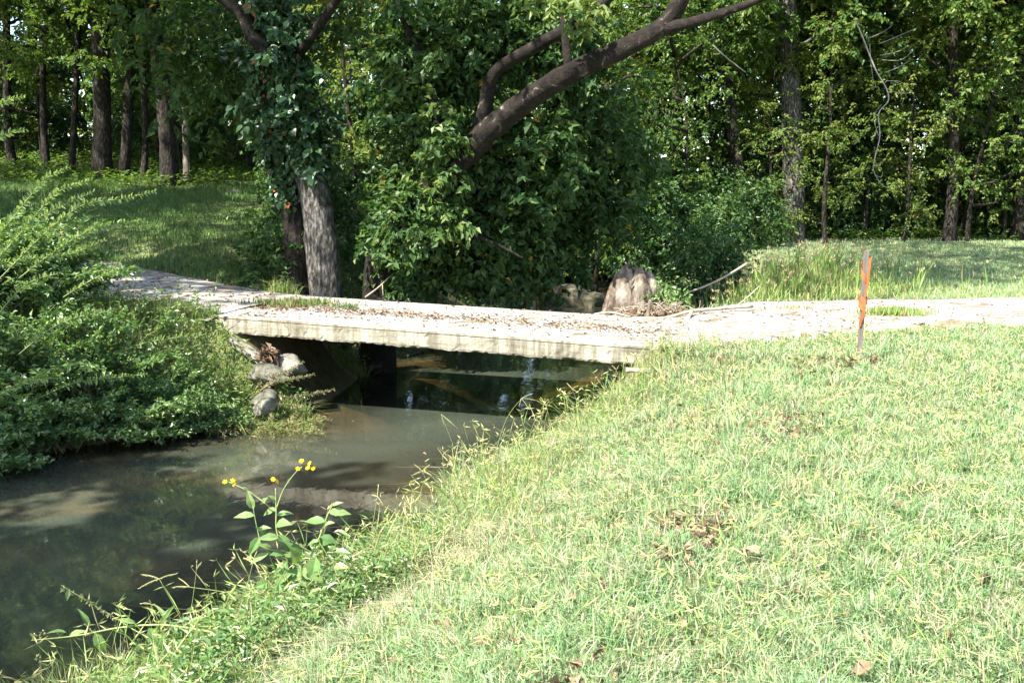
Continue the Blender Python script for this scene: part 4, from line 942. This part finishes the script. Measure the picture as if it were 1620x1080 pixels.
for q, lab in ((((-40, 420), (20, 345), (70, 285), (110, 265)), 'arching pale shoot that reaches the highest over the left meadow'),
               (((-30, 440), (40, 360), (90, 305), (145, 285)), 'arching pale shoot just below the highest one'),
               (((0, 440), (70, 370), (130, 325), (190, 315), (245, 303)), 'long pale shoot reaching farthest right over the left meadow'),
               (((-20, 430), (20, 385), (60, 345), (148, 303)), 'pale shoot between the highest and the longest shoot'),
               (((30, 440), (90, 395), (150, 362), (228, 348)), 'low pale shoot pointing right over the left meadow'),
               (((-60, 240), (-20, 180), (10, 160), (38, 152)), 'shoot tip poking in at the upper left edge'),
               (((-60, 290), (-20, 230), (10, 212), (42, 205)), 'shoot tip below the other at the upper left edge'),
               (((-20, 420), (40, 410), (110, 402), (165, 380)), 'lowest pale shoot over the left bank shrubs')):
    shoot('shoot', lab, [at_y(a, b, 10.3 + .12 * i) for i, (a, b) in enumerate(q)], group='long pale shoots at the left', tmu=.75, gap=.036)

# weeds hanging out at the bridge's left corner
for q, lab, d in ((((400, 650), (430, 628), (465, 628), (528, 616)), 'straw coloured weed stem reaching farthest over the water by the bridge', 12.0),
                  (((395, 630), (430, 606), (460, 600), (497, 592)), 'straw coloured weed stem above the longest one by the bridge', 12.1),
                  (((380, 640), (420, 600), (450, 590), (480, 572)), 'straw coloured weed stem standing highest by the bridge corner', 12.2),
                  (((390, 665), (420, 645), (450, 640), (480, 645)), 'lowest straw coloured weed stem by the bridge', 11.9)):
    shoot('weed_stem', lab, [at_y(a, b, d) for a, b in q], .05, 'grass_bank', 'twig', 'weed stems by the left end of the bridge', .022, .005, 'weed', .15)

for i, (q, d, lab) in enumerate(((((40, 640), (110, 608), (170, 598), (232, 592)), 10.4, 'pale shoot arching level across the middle of the left bank'), (((150, 575), (220, 545), (270, 535), (335, 528)), 11.0, 'pale shoot pointing right below the bridge level on the left bank'),
       (((-20, 520), (20, 470), (50, 445), (95, 432)), 10.0, 'pale leafy shoot by the left edge above the thick shrubs'), (((-20, 640), (20, 612), (55, 600), (100, 598)), 9.7, 'short pale shoot at the left edge in the middle of the bank'),
       (((30, 560), (80, 520), (120, 502), (175, 492)), 10.3, 'pale shoot above the level one on the left bank'), (((100, 470), (150, 440), (185, 425), (192, 405)), 11.4, 'upright leafy shoot in front of the left road'))):
    shoot('shoot', lab, [at_y(a, b, d) for a, b in q], .062, group='pale shoots among the left bank shrubs', gap=.036, tmu=.7)
def corner_weeds():
    L = Leaves()
    for i in range(260):
        px = rng.uniform(320, 492); py = rng.uniform(575, 688); y = 12.35 - (py - 580) * .009 + rng.normal(0, .1)
        p = at_y(px, py, y); p[2] = max(tz(p[0], p[1]), W) + .02
        d = norm(np.array([rng.normal(.55, .5), rng.normal(-.4, .4), rng.uniform(.1, .9)])); l = rng.uniform(.16, .40); n = 20; q = np.linspace(0, 1, n)[:, None]
        P = p + d * l * q + np.array([0, 0, -.5]) * l * q ** 2
        L.add(P[:-1], norm(np.diff(P, axis=0)), rand_dir(n - 1), l / n * 1.5, .007, rng.uniform(.1, .4)); L.add(P, norm(d + rng.normal(0, .8, (n, 3))), rand_dir(n), .045, .012, np.clip(rng.normal(.35, .3, n), 0, 1))
    tag(link('dry_weeds', L.mesh('dry_weeds', M['grass_left'])), 'straw coloured weeds hanging over the rocks by the left end of the bridge', 'weeds', kind='stuff')
corner_weeds()

# ------------------------------------------------------------------ yellow flowered plant and others in the foreground
def broad_leaf(L, p, d, l, w, tone, droop=.25):
    L.add(np.array([p]), np.array([d]), np.array([[-.3 * d[0], -.3 * d[1], 1.]]), l, w, tone)
def flower_plant():
    b = at_z(482, 925, -.72); b[2] = tz(b[0], b[1]); Y = b[1]
    t = thing('flowering_plant', 'tall leafy plant with small yellow flowers at the water edge in front', 'flowering plant', b)
    pt = lambda px, py, dy=0: at_y(px, py, Y + dy) - b
    tb = Tubes()
    main = smooth_path([np.zeros(3), pt(490, 890), pt(485, 850), pt(439, 800), pt(437, 772)], 6) if False else smooth_path([np.zeros(3), pt(478, 900), pt(441, 850), pt(437, 805), pt(436, 772)], 6)
    stems = [main, smooth_path([pt(437, 805), pt(448, 775), pt(465, 750, -.02), pt(478, 738, -.03)], 4), smooth_path([pt(437, 810), pt(412, 790, .02), pt(390, 775, .03), pt(362, 762, .04)], 4),
             smooth_path([pt(480, 905), pt(505, 850, .05), pt(518, 815, .05), pt(528, 795, .05)], 4), smooth_path([pt(470, 895), pt(420, 870, -.05), pt(408, 840, -.05), pt(400, 800, -.05)], 4)]
    for q, r in zip(stems, (.0065, .004, .004, .005, .004)): tb.add(q, np.linspace(r, r * .55, len(q)), 6)
    link('stem', tb.mesh('stem', M['stem']), t)
    lv = [(437, 830, 30, -.1, .11, .07), (440, 845, -50, .0, .13, .06), (438, 805, -160, .1, .10, .05), (441, 850, 160, -.1, .12, .055), (437, 815, 20, .1, .10, .045), (460, 870, 75, 0, .11, .05),
          (520, 810, 10, 0, .13, .06), (515, 825, 170, .1, .13, .06), (505, 850, -70, .1, .14, .09), (500, 860, 20, .1, .12, .07), (512, 835, 60, -.1, .11, .055), (526, 800, 40, 0, .07, .03),
          (403, 815, 170, 0, .12, .05), (401, 805, 100, 0, .12, .05), (412, 848, -120, -.05, .13, .06), (425, 875, 200, -.05, .12, .05), (408, 838, 35, -.05, .09, .04), (475, 900, -20, 0, .15, .09), (480, 905, 200, 0, .15, .10), (470, 890, 90, -.1, .12, .07), (450, 865, -30, 0, .13, .07),
          (500, 880, -100, -.1, .14, .09), (415, 795, 60, 0, .05, .03), (392, 776, 120, 0, .04, .02), (455, 765, 70, 0, .05, .02), (436, 790, 130, 0, .05, .025)]
    for k in range(16):
        lv.append((rng.uniform(405, 530), rng.uniform(830, 925), rng.choice([10, 170, -40, 200, 60, 120]) + rng.normal(0, 20), rng.uniform(-.12, .12), rng.uniform(.08, .14), rng.uniform(.035, .06)))
    for px, py, ang, dy, l, w in lv:
        L = Leaves(); p = pt(px, py, dy * .5); a = R(ang)
        d = np.array([math.cos(a), dy * 3 - .25, math.sin(a) * .8]); d /= np.linalg.norm(d)
        L.add(p[None], d[None], np.array([[.1, -.55, .8]]) + rng.normal(0, .15, (1, 3)), l, w, rng.uniform(.3, 1))
        link('leaf', L.mesh('leaf', M['leaf_weed'], None, hi=True, droop=.3), t)
    for px, py, dy in ((477, 729, -.03), (471, 741, -.03), (490, 733, -.02), (495, 741, -.02), (487, 740, -.04), (432, 758, 0), (438, 762, .01), (356, 762, .04), (368, 760, .04), (371, 766, .04)):
        L = Leaves(); c = pt(px, py, dy); ax = norm(np.array([rng.normal(0, .5), -.5, .6]))
        u = norm(np.cross(ax, [1., 0, .2])); v = np.cross(ax, u); n = 8
        for k in range(n):
            a = 2 * math.pi * k / n + rng.normal(0, .15); d = u * math.cos(a) + v * math.sin(a) + ax * .25
            L.add(c[None], d[None], ax[None], .017, .009, rng.uniform())
        f = link('flower', L.mesh('flower', M['flower'], None, hi=True, droop=.1), t)
        tb = Tubes(); tb.add(np.array([c - ax * .012, c, c + ax * .006]), [.0025, .006, .004], 8); link('flower_centre', tb.mesh('flower_centre', M['flower_eye']), f)
flower_plant()
def leafy_stem(label, pts, Y, leaves, r=.006, heads=()):
    b = at_y(*pts[0], Y); t = thing('leafy_weed', label, 'weed', b)
    P = smooth_path([at_y(a, c, Y + .03 * i) - b for i, (a, c) in enumerate(pts)], 6); tb = Tubes(); tb.add(P, np.linspace(r, r * .5, len(P)), 6); link('stem', tb.mesh('stem', M['stem']), t)
    for px, py, ang, l, w in leaves:
        L = Leaves(); a = R(ang); d = norm(np.array([math.cos(a), -.3 + rng.normal(0, .2), math.sin(a)]))
        L.add((at_y(px, py, Y + .05) - b)[None], d[None], np.array([[.1, -.6, .7]]) + rng.normal(0, .2, (1, 3)), l, w, rng.uniform(.3, 1)); link('leaf', L.mesh('leaf', M['leaf_weed'], None, hi=True, droop=.3), t)
    if heads:
        for px, py in heads:
            L = Leaves(); c = at_y(px, py, Y + .05) - b
            L.add(c + rng.normal(0, .006, (9, 3)), rand_dir(9), rand_dir(9), .022, .012, rng.uniform(0, 1, 9))
            link('seed_head', L.mesh('seed_head', M['seed']), t)
leafy_stem('leafy weed leaning left over the water in the lower left corner', [(340, 1000), (260, 988), (190, 992), (120, 1005), (50, 1012)], 5.0,
           [(255, 985, 60, .12, .035), (215, 985, 150, .10, .03), (142, 992, 110, .12, .035), (150, 1000, -60, .13, .06), (160, 1002, -100, .12, .05), (105, 1000, 160, .10, .04), (110, 1005, 30, .10, .035), (235, 992, -50, .14, .06), (290, 990, -70, .13, .055), (270, 985, 120, .13, .03), (300, 985, 35, .1, .04)], heads=((52, 1003), (68, 1000), (96, 1003), (60, 1040)))
leafy_stem('brown seeding weed leaning out over the water in the lower left corner', [(300, 1040), (220, 1000), (180, 975), (130, 945), (97, 925)], 5.2,
           [(110, 930, -100, .07, .03), (150, 958, 60, .05, .012), (190, 975, 100, .06, .02)], .004, heads=((100, 930), (115, 938), (128, 945), (140, 952), (155, 962), (165, 968), (175, 972), (186, 978), (190, 960)))

# seeding grass stalks -------------------------------------------------------
def seed_stalk(label, pts, Y, fingers, group='seeding grass stalks on the near bank', r=.0022):
    b = at_y(*pts[0], Y); t = thing('grass_stalk', label, 'grass stalk', b, group)
    P = smooth_path([at_y(a, c, Y) - b for a, c in pts], 6); tb = Tubes(); tb.add(P, np.linspace(r, r * .6, len(P)), 5); link('stem', tb.mesh('stem', M['stem']), t)
    tb = Tubes(); L = Leaves()
    for dx, dy in fingers:
        e = P[-1] + np.array([dx, rng.normal(0, .02), dy]); m_ = (P[-1] + e) / 2 + np.array([0, 0, .006]); q = smooth_path([P[-1], m_, e], 4); tb.add(q, np.linspace(.0022, .0016, len(q)), 5)
        n = 12; s = np.linspace(.1, 1, n)[:, None]; L.add(P[-1] * (1 - s) + e * s, np.tile(norm(e - P[-1]), (n, 1)) + rng.normal(0, .35, (n, 3)), rand_dir(n), .011, .005, rng.uniform(0, 1, n))
    h = link('seed_head', tb.mesh('seed_head', M['seed'], tone=.6), t); link('seeds', L.mesh('seeds', M['seed']), h)
F3 = [(-.07, .015), (.065, .02), (-.08, -.05)]
for lab, pts, Y, fg in (
    ('long grass stalk with a spread seed head over the water at lower left', [(320, 1050), (290, 985), (252, 915)], 5.3, [(-.10, .02), (.09, .02), (-.11, -.05)]),
    ('small grass stalk with a cross shaped seed head at lower left', [(262, 1010), (250, 980), (238, 955)], 5.3, [(-.05, .005), (.05, -.004), (.008, .03)]),
    ('upright grass stalk left of the yellow flowers', [(300, 980), (306, 940), (311, 900)], 5.6, [(.0, .05), (.02, .03)]),
    ('grass stalk with three fingers right of the yellow flowers', [(585, 860), (592, 815), (597, 785)], 6.6, [(.005, .07), (-.035, .0), (.04, -.05)]),
    ('short grass stalk with open fingers above the sandy shallows', [(640, 890), (625, 845), (612, 828)], 6.6, [(-.06, -.01), (.06, .03), (.01, .07)]),
    ('bent grass stalk farthest left on the bank edge by the bridge', [(740, 790), (722, 720), (698, 655)], 9.0, [(.09, -.08), (.02, -.1), (.14, -.13)]),
    ('tall grass stalk with angled fingers against the dark water', [(780, 730), (800, 665), (825, 630)], 9.3, [(.10, .045), (.14, -.02), (-.02, -.06), (.07, -.10)]),
    ('leafy grass stalk standing right of the tall one against the water', [(850, 740), (838, 690), (860, 640)], 9.3, [(-.06, .04), (.05, .05), (.07, -.02)]),
    ('grass stalk close below the right bridge abutment', [(930, 680), (915, 640), (905, 615)], 9.8, [(-.05, .05), (.06, .03), (.05, -.03)]),
    ('grass stalk standing in front of the abutment', [(985, 640), (982, 610), (975, 585)], 10.1, [(.02, .05), (-.04, .04)]),
    ('grass stalk in front of the pale log', [(1005, 640), (1000, 605), (986, 582)], 10.1, [(-.03, .04), (.01, .06)]),
    ('grass stalk with pale fingers in the middle of the bank edge', [(700, 860), (690, 800), (668, 745)], 7.4, [(-.06, .05), (.06, .06), (-.07, -.03), (.07, -.02)]),
    ('drooping grass stalk beside the shallows', [(690, 880), (660, 850), (630, 835)], 7.0, [(-.07, -.03), (-.05, .04)]),
    ('grass stalk with narrow fingers at the edge of the shallows', [(710, 830), (705, 770), (700, 720)], 8.0, [(-.04, .06), (.05, .05), (.05, -.04)]),
    ('grass stalk leaning right from the bank edge', [(730, 780), (760, 730), (795, 690)], 8.7, [(.08, .0), (.06, .06), (.02, .07)]),
    ('long grass stalk leaning left in the lower left clump', [(450, 960), (380, 940), (300, 928)], 5.6, [(-.10, .0), (-.07, .04)]),
    ('long straight grass stalk crossing the lower left clump', [(330, 1080), (380, 960), (400, 890)], 5.2, [(.02, .06), (-.05, .02)]),
    ('grass stalk low at the bottom edge of the lower left clump', [(260, 1090), (200, 1070), (140, 1070)], 4.6, [(-.08, -.01), (-.05, .03)])):
    seed_stalk(lab, pts, Y, fg)

# ------------------------------------------------------------------ sticks, litter, fallen leaves
def stick(name, label, pts, r0, r1, m='twig', twigs=(), cat='branch'):
    P = smooth_path(pts, 5); b = P[0].copy(); tb = Tubes(); tb.add(P - b, np.linspace(r0, r1, len(P)) * (1 + rng.normal(0, .07, len(P))), 8, .06)
    for tw in twigs:
        q = smooth_path(tw, 5) - b; tb.add(q, np.linspace(r1 * 1.1, r1 * .4, len(q)), 6)
    return tag(link(name, tb.mesh(name, M[m]), loc=b), label, cat)
Yb = 13.4
stick('fallen_branch', 'long pale fallen branch lying along the far edge of the bridge', [at_y(*q) for q in ((1002, 503, 13.55), (1050, 503, 13.5), (1095, 492, 13.6), (1140, 488, 13.75), (1190, 484, 13.9))], .020, .026, 'twig', [[at_y(1095, 492, 13.6), at_y(1085, 512, 13.1), at_y(1076, 526, 12.75)]])
stick('fallen_branch', 'bent pale branch on the bridge in front of the stump', [at_y(*q) for q in ((940, 497, 13.75), (965, 494, 13.75), (990, 499, 13.6), (1015, 505, 13.5))], .014, .010)
stick('fallen_branch', 'bare branch slanting up the grassy mound right of the stump', [at_y(*q) for q in ((1083, 464, 15.2), (1115, 453, 15.4), (1150, 436, 15.6), (1183, 416, 15.9))], .012, .022)
stick('fallen_branch', 'thin straight stick leaning in the grass mound', [at_y(*q) for q in ((1168, 482, 14.6), (1185, 468, 14.8), (1202, 452, 15.))], .012, .008)
stick('log', 'pale log jutting from the grass below the right end of the bridge', [at_y(*q) for q in ((990, 585, 10.75), (1030, 587, 10.75), (1072, 588, 10.8))], .028, .034, 'twig', cat='log')
stick('snag', 'short broken snag standing on the bridge edge before the stump', [at_y(*q) for q in ((1024, 506, 13.6), (1026, 490, 13.6), (1029, 474, 13.6))], .035, .022, 'driftwood', cat='snag')
stick('fallen_branch', 'stout driftwood branch lying right of the stump', [at_y(*q) for q in ((1012, 489, 14.4), (1045, 488, 14.4), (1078, 480, 14.5))], .04, .03, 'driftwood')
stick('fallen_branch', 'bare forked stick standing by the dark trunk base left of the bridge', [at_y(*q) for q in ((578, 470, 14.9), (598, 455, 14.9), (618, 436, 15.0))], .014, .007, 'twig', [[at_y(605, 450, 14.9), at_y(606, 468, 14.8)]])
stick('dead_branch', 'bare grey dead branch hanging among the leaves above the right lawn', [at_y(*q, 19.) for q in ((1352, 30), (1365, 60), (1385, 110), (1402, 140), (1405, 160), (1390, 180), (1392, 215), (1384, 250), (1382, 270), (1395, 292), (1408, 298))], .015, .005, 'twig_grey',
      [[at_y(*q, 19.) for q in s] for s in (((1370, 62), (1395, 52), (1412, 40)), ((1390, 70), (1420, 58), (1450, 45)), ((1392, 88), (1420, 82), (1438, 72)), ((1395, 95), (1425, 95), (1445, 80)), ((1400, 115), (1425, 105), (1440, 95)), ((1402, 128), (1425, 130), (1440, 145)), ((1390, 215), (1382, 185), (1395, 165)), ((1384, 262), (1392, 262), (1394, 256)), ((1386, 278), (1394, 280), (1397, 272)), ((1376, 70), (1378, 100), (1383, 140)), ((1402, 140), (1425, 148), (1445, 146)))])
for lab, q in (('bare twig arching out of the leaves right of the leaning limb', ((1128, 72), (1150, 92), (1180, 115))), ):
    stick('dead_branch', lab, [at_y(a, b, 18.) for a, b in q], .012, .006, 'twig_grey')

# litter on the deck and road
def litter(name, label, P, l, m='dead_leaf', flat=.9):
    n = len(P); L = Leaves(); a = rng.uniform(0, 6.28, n); A = np.stack([np.cos(a), np.sin(a), rng.normal(0, .25, n)], 1)
    Nn = np.stack([rng.normal(0, .4, n), rng.normal(0, .4, n), np.full(n, flat)], 1); ll = l * rng.uniform(.5, 1.4, n)
    L.add(P, A, Nn, ll, ll * rng.uniform(.3, .75, n), np.clip(rng.normal(.45, .3, n), 0, 1)); tag(link(name, L.mesh(name, M[m], fold=.35)), label, 'leaf litter', kind='stuff')
n = 1500; u = rng.uniform(.0, 1.02, n); v = np.clip(rng.normal(.47, .10, n), .03, .97); P1 = np.array([deck_pt(a, b, .006) for a, b in zip(u, v)])
n = 700; u2 = rng.uniform(0, 1.05, n) ** .9; v2 = rng.uniform(.05, .98, n); P2 = np.array([deck_pt(a, b, .008) for a, b in zip(u2, v2)])
n = 500; u3 = np.clip(rng.exponential(.14, n), 0, .6); v3 = np.clip(rng.normal(.42, .2, n), .03, .98); P3 = np.array([deck_pt(a, b, .008) for a, b in zip(u3, v3)])
litter('leaf_litter', 'brown dead leaves and twigs strewn along the bridge deck', np.concatenate([P1, P2, P3]), .045)
def on_road(n, t0, t1):
    P = smooth_path(ROAD, 10); k = rng.uniform(t0 * 10, t1 * 10, n); i = k.astype(int); f = (k - i)[:, None]; q = P[i] * (1 - f) + P[i + 1] * f; T = norm((P[i + 1] - P[i])[:, :2]); o = rng.uniform(-1.35, 1.35, n)
    q[:, 0] += -T[:, 1] * o; q[:, 1] += T[:, 0] * o; q[:, 2] += .026; return q
litter('leaf_litter', 'scattered dead leaves on the pale road right of the bridge', on_road(420, 5.0, 8.2), .05)
litter('leaf_litter', 'dead leaves on the shaded road left of the bridge', on_road(420, 2.2, 4.0), .06)
P, s, sd = cover(32000, 3.0, 11.5, 1.3, lambda x, y, s, side, d, w: (side > 0) & (s < 3.2) & (vnoise(x, y, 2.6, 81) + .5 * vnoise(x, y, 6.5, 82) > .30))
litter('leaf_litter', 'patches of dead leaves and thatch caught in the bank grass', P + np.array([0, 0, .05]), .052)
n = 260; x = rng.uniform(-6, 1, n); y = rng.uniform(5, 13, n); s, sd = shore(x, y); k = (s < -.03) & (rng.uniform(0, 1, n) < np.exp(s / .7) + .08); x, y = x[k], y[k]
litter('floating_leaves', 'small dead leaves floating on the creek', np.stack([x, y, np.full(len(x), W + .006)], 1), .045, flat=3.)
# brown debris heaps
def heap(name, label, c, r, n, l, m='dead_leaf'):
    P = c + rand_dir(n) * rng.uniform(0, 1, (n, 1)) ** .5 * np.array(r); L = Leaves(); ll = l * rng.uniform(.5, 1.4, n)
    L.add(P, rand_dir(n), rand_dir(n), ll, ll * rng.uniform(.3, .8, n), np.clip(rng.normal(.4, .3, n), 0, 1)); tag(link(name, L.mesh(name, M[m], fold=.4)), label, 'debris', kind='stuff')
heap('leaf_debris', 'clump of curled brown leaves caught under the left end of the bridge', at_y(425, 562, 12.45), (.15, .1, .10), 150, .09)
heap('leaf_debris', 'flood debris of dead leaves heaped around the stump', at_y(1035, 500, 13.9), (.7, .35, .10), 350, .09)
heap('leaf_debris', 'dry brown leaves at the foot of the survey stake', STAKE + np.array([.05, -.02, .03]), (.16, .10, .04), 70, .07)
def twigs_mass(name, label, c, r, n, ln_, rr=.005):
    tb = Tubes()
    for i in range(n):
        p = c + rng.normal(0, .5, 3) * np.array(r); d = norm(rng.normal(0, 1, 3) * np.array([1, .7, .25])); l = ln_ * rng.uniform(.4, 1.3)
        tb.add(smooth_path([p - d * l / 2, p + rng.normal(0, .03, 3), p + d * l / 2], 3), np.linspace(rr, rr * .5, 7), 5)
    tag(link(name, tb.mesh(name, M['twig'])), label, 'debris', kind='stuff')
twigs_mass('twig_debris', 'tangle of pale twigs washed up between stump and mound', at_y(1045, 492, 14.0), (.55, .3, .10), 90, .4)
P = np.array([deck_pt(a, b, .008) for a, b in zip(rng.uniform(.55, 1.06, 60), rng.uniform(.1, .95, 60))]); tb = Tubes()
for p in P:
    d = norm(np.array([rng.normal(1, .3), rng.normal(0, .4), 0])); l = rng.uniform(.08, .35); tb.add(np.array([p - d * l / 2 + [0, 0, .004], p + d * l / 2 + [0, 0, .006]]), [.004, .003], 5)
tag(link('twig_debris', tb.mesh('twig_debris', M['stem_red'])), 'thin dark twigs lying on the right half of the bridge deck', 'debris', kind='stuff')

# fallen leaves lying in the lawn, each one a thing
def lobed_leaf(seed, l):
    g = np.random.default_rng(seed); V = [(0, 0, .012)]; n = 26
    for i in range(n):
        a = 2 * math.pi * i / n; r = l * .5 * (.68 + .30 * abs(math.cos(2.5 * a)) + g.normal(0, .05)); V.append((r * math.cos(a), r * math.sin(a) * .8, .25 * l * math.sin(a * 2 + g.uniform(0, .5)) * .5 + .25 * l * abs(math.sin(a)) + g.normal(0, .003)))
    f = [(0, i + 1, (i + 1) % n + 1) for i in range(n)]; t = np.full(len(V), g.uniform(.45, 1.))
    return mesh_np('fallen_leaf', V, [np.array(f)], M['dead_leaf'], t)
FL = [lobed_leaf(500 + i, .085) for i in range(5)]
FLP = [(1560, 922, 1.0, 'single tan fallen leaf on the smooth lawn at lower right', 'x'), (1362, 1070, 1.3, 'large tan fallen leaf at the bottom edge of the lawn', 'x'), (760, 1028, 1.1, 'reddish brown fallen leaf standing on edge near the bottom', 'x'), (815, 1020, 1.0, 'curled tan leaf right of the reddish one near the bottom', 'x'),
       (858, 815, 1.2, 'large pale tan fallen leaf on the bank slope left of middle', 'x'), (700, 995, 1.2, 'pale crumpled leaf on the dark gap in the bottom grass', 'x'), (655, 965, 1.3, 'grey brown crumpled leaf at the top of the dark gap in the grass', 'x'), (1022, 720, 1.0, 'brown leaf on the upper bank slope', 'x'),
       (1188, 878, 1.1, 'tan leaf in the middle of the lawn', 'x'), (1420, 805, .8, 'small orange brown leaf on the right of the lawn', 'x'), (1068, 762, 1.0, 'dark curled leaf on the upper bank slope', 'x'), (955, 935, 1.0, '', ''), (905, 950, .9, '', ''), (1010, 850, .9, '', ''), (1345, 875, .8, '', ''), (1260, 940, .8, '', ''), (1435, 745, .7, '', ''),
       (890, 880, 1.0, '', ''), (1080, 990, .9, '', ''), (950, 1040, 1.0, '', ''), (620, 1050, 1.1, '', ''), (1180, 740, .8, '', ''), (1250, 690, .7, '', ''), (1130, 650, .8, '', ''), (1500, 1010, .9, '', ''), (990, 770, .9, '', ''), (780, 900, 1., '', ''), (1390, 640, .7, '', ''), (1560, 640, .7, '', ''), (1480, 850, .8, '', '')]
for i, (px, py, s, lab, own) in enumerate(FLP):
    d = ray(px, py); t = np.arange(2, 14, .02); Q = d[None] * t[:, None] + np.array([0, 0, CH]); z = terrain(Q[:, 0], Q[:, 1]) + .05; k = np.nonzero(Q[:, 2] < z)[0][0]; p = Q[k]
    o = link('fallen_leaf', FL[i % 5], loc=p + np.array([0, 0, .012])); s *= 1 if lab else rng.uniform(.55, .85)
    o.scale = (s, s * rng.uniform(.6, 1), s); o.rotation_euler = (rng.normal(0, .4), rng.normal(0, .4), rng.uniform(0, 6))
    tag(o, lab or 'small brown fallen leaf sunk in the lawn grass', 'leaf', 'fallen leaves lying in the lawn')

# tufts growing out of the pavement
def tuft(label, c, r, n, h, m, tone=(0, 1)):
    P = c + np.stack([rng.normal(0, .5, n) * r[0], rng.normal(0, .5, n) * r[1], np.zeros(n)], 1); az = rng.uniform(0, 6.28, n); dd = np.stack([np.cos(az), np.sin(az), np.zeros(n)], 1)
    L = Leaves(); hh = h * rng.uniform(.4, 1.2, n); L.add(P - c, dd * rng.uniform(.2, 1.2, (n, 1)) + np.array([0, 0, 1.]), dd + np.array([0, 0, .3]), hh, hh * .06 + .003, rng.uniform(*tone, n))
    tag(link('grass_patch', L.mesh('grass_patch', M[m], droop=.35), loc=c), label, 'grass tuft', kind='stuff')
tuft('brownish grass tuft growing on the left end of the bridge deck', deck_pt(.055, .55, .0), (.6, .3), 900, .10, 'grass_left', (0, .75))
tuft('small green tuft among the litter on the bridge deck', deck_pt(.20, .55, 0), (.22, .12), 90, .09, 'grass_meadow', (.4, 1))
tuft('green grass tuft growing in the pale road right of the stake', at_z(1412, 498, -.04), (.42, .2), 700, .11, 'grass_bank', (.2, 1))
tuft('small dry tuft on the road left of the stake', at_z(1255, 490, -.08), (.35, .25), 200, .08, 'grass_bank', (0, .5))
def leafy_sapling():
    c = at_y(1062, 480, 15.0); c[2] = tz(c[0], c[1]); t = thing('leafy_sapling', 'bright green leafy seedling growing beside the stump', 'plant', c)
    L = Leaves(); q = at_y(1064, 466, 15.0) - c
    clump_leaves(L, ellipsoid_pts(16, q, (.30, .25, .24)), .16, 27, .075, tone_mu=.7); link('foliage', L.mesh('foliage', M['leaf_weed'], hi=True), t)
    tb = Tubes()
    for k in range(5): tb.add(smooth_path([(0, 0, 0), q * .6 + rng.normal(0, .05, 3), q + rng.normal(0, .15, 3)], 4), np.linspace(.008, .003, 9), 5)
    link('stem', tb.mesh('stem', M['stem']), t)
leafy_sapling()

# ------------------------------------------------------------------ light, sky, camera
w = bpy.data.worlds.new('World'); sc.world = w; w.use_nodes = True
nd, ln = w.node_tree.nodes, w.node_tree.links
sk = nd.new('ShaderNodeTexSky'); sk.sky_type = 'NISHITA'; sk.sun_disc = False
EL = R(51); hx, hy = norm(np.array([-.75, -.65]))
sk.sun_elevation = EL; sk.sun_rotation = math.atan2(hx, hy) % (2 * math.pi); sk.dust_density = 1.2
bg = nd['Background']; bg.inputs['Strength'].default_value = .115; ln.new(sk.outputs['Color'], bg.inputs['Color'])
ld = bpy.data.lights.new('sun', 'SUN'); ld.energy = 4.6; ld.angle = R(.53); ld.color = (1, .955, .87)
lo = bpy.data.objects.new('sun', ld); C.objects.link(lo)
lo.rotation_euler = Vector((hx * math.cos(EL), hy * math.cos(EL), math.sin(EL))).to_track_quat('Z', 'Y').to_euler()
cam = bpy.data.cameras.new('camera'); cam.sensor_width = 36; cam.lens = 35; cam.clip_end = 1000; cam.clip_start = .05
co = bpy.data.objects.new('camera', cam); C.objects.link(co); co.location = (0, 0, CH); co.rotation_euler = (math.pi / 2 - PIT, 0, 0)
sc.camera = co
sc.view_settings.view_transform = 'Standard'; sc.view_settings.look = 'None'; sc.view_settings.gamma = 1; sc.view_settings.exposure = 2.05
cy = sc.cycles
cy.max_bounces = 7; cy.diffuse_bounces = 3; cy.glossy_bounces = 3; cy.transmission_bounces = 4; cy.transparent_max_bounces = 8
cy.caustics_reflective = False; cy.caustics_refractive = False; cy.sample_clamp_indirect = 6
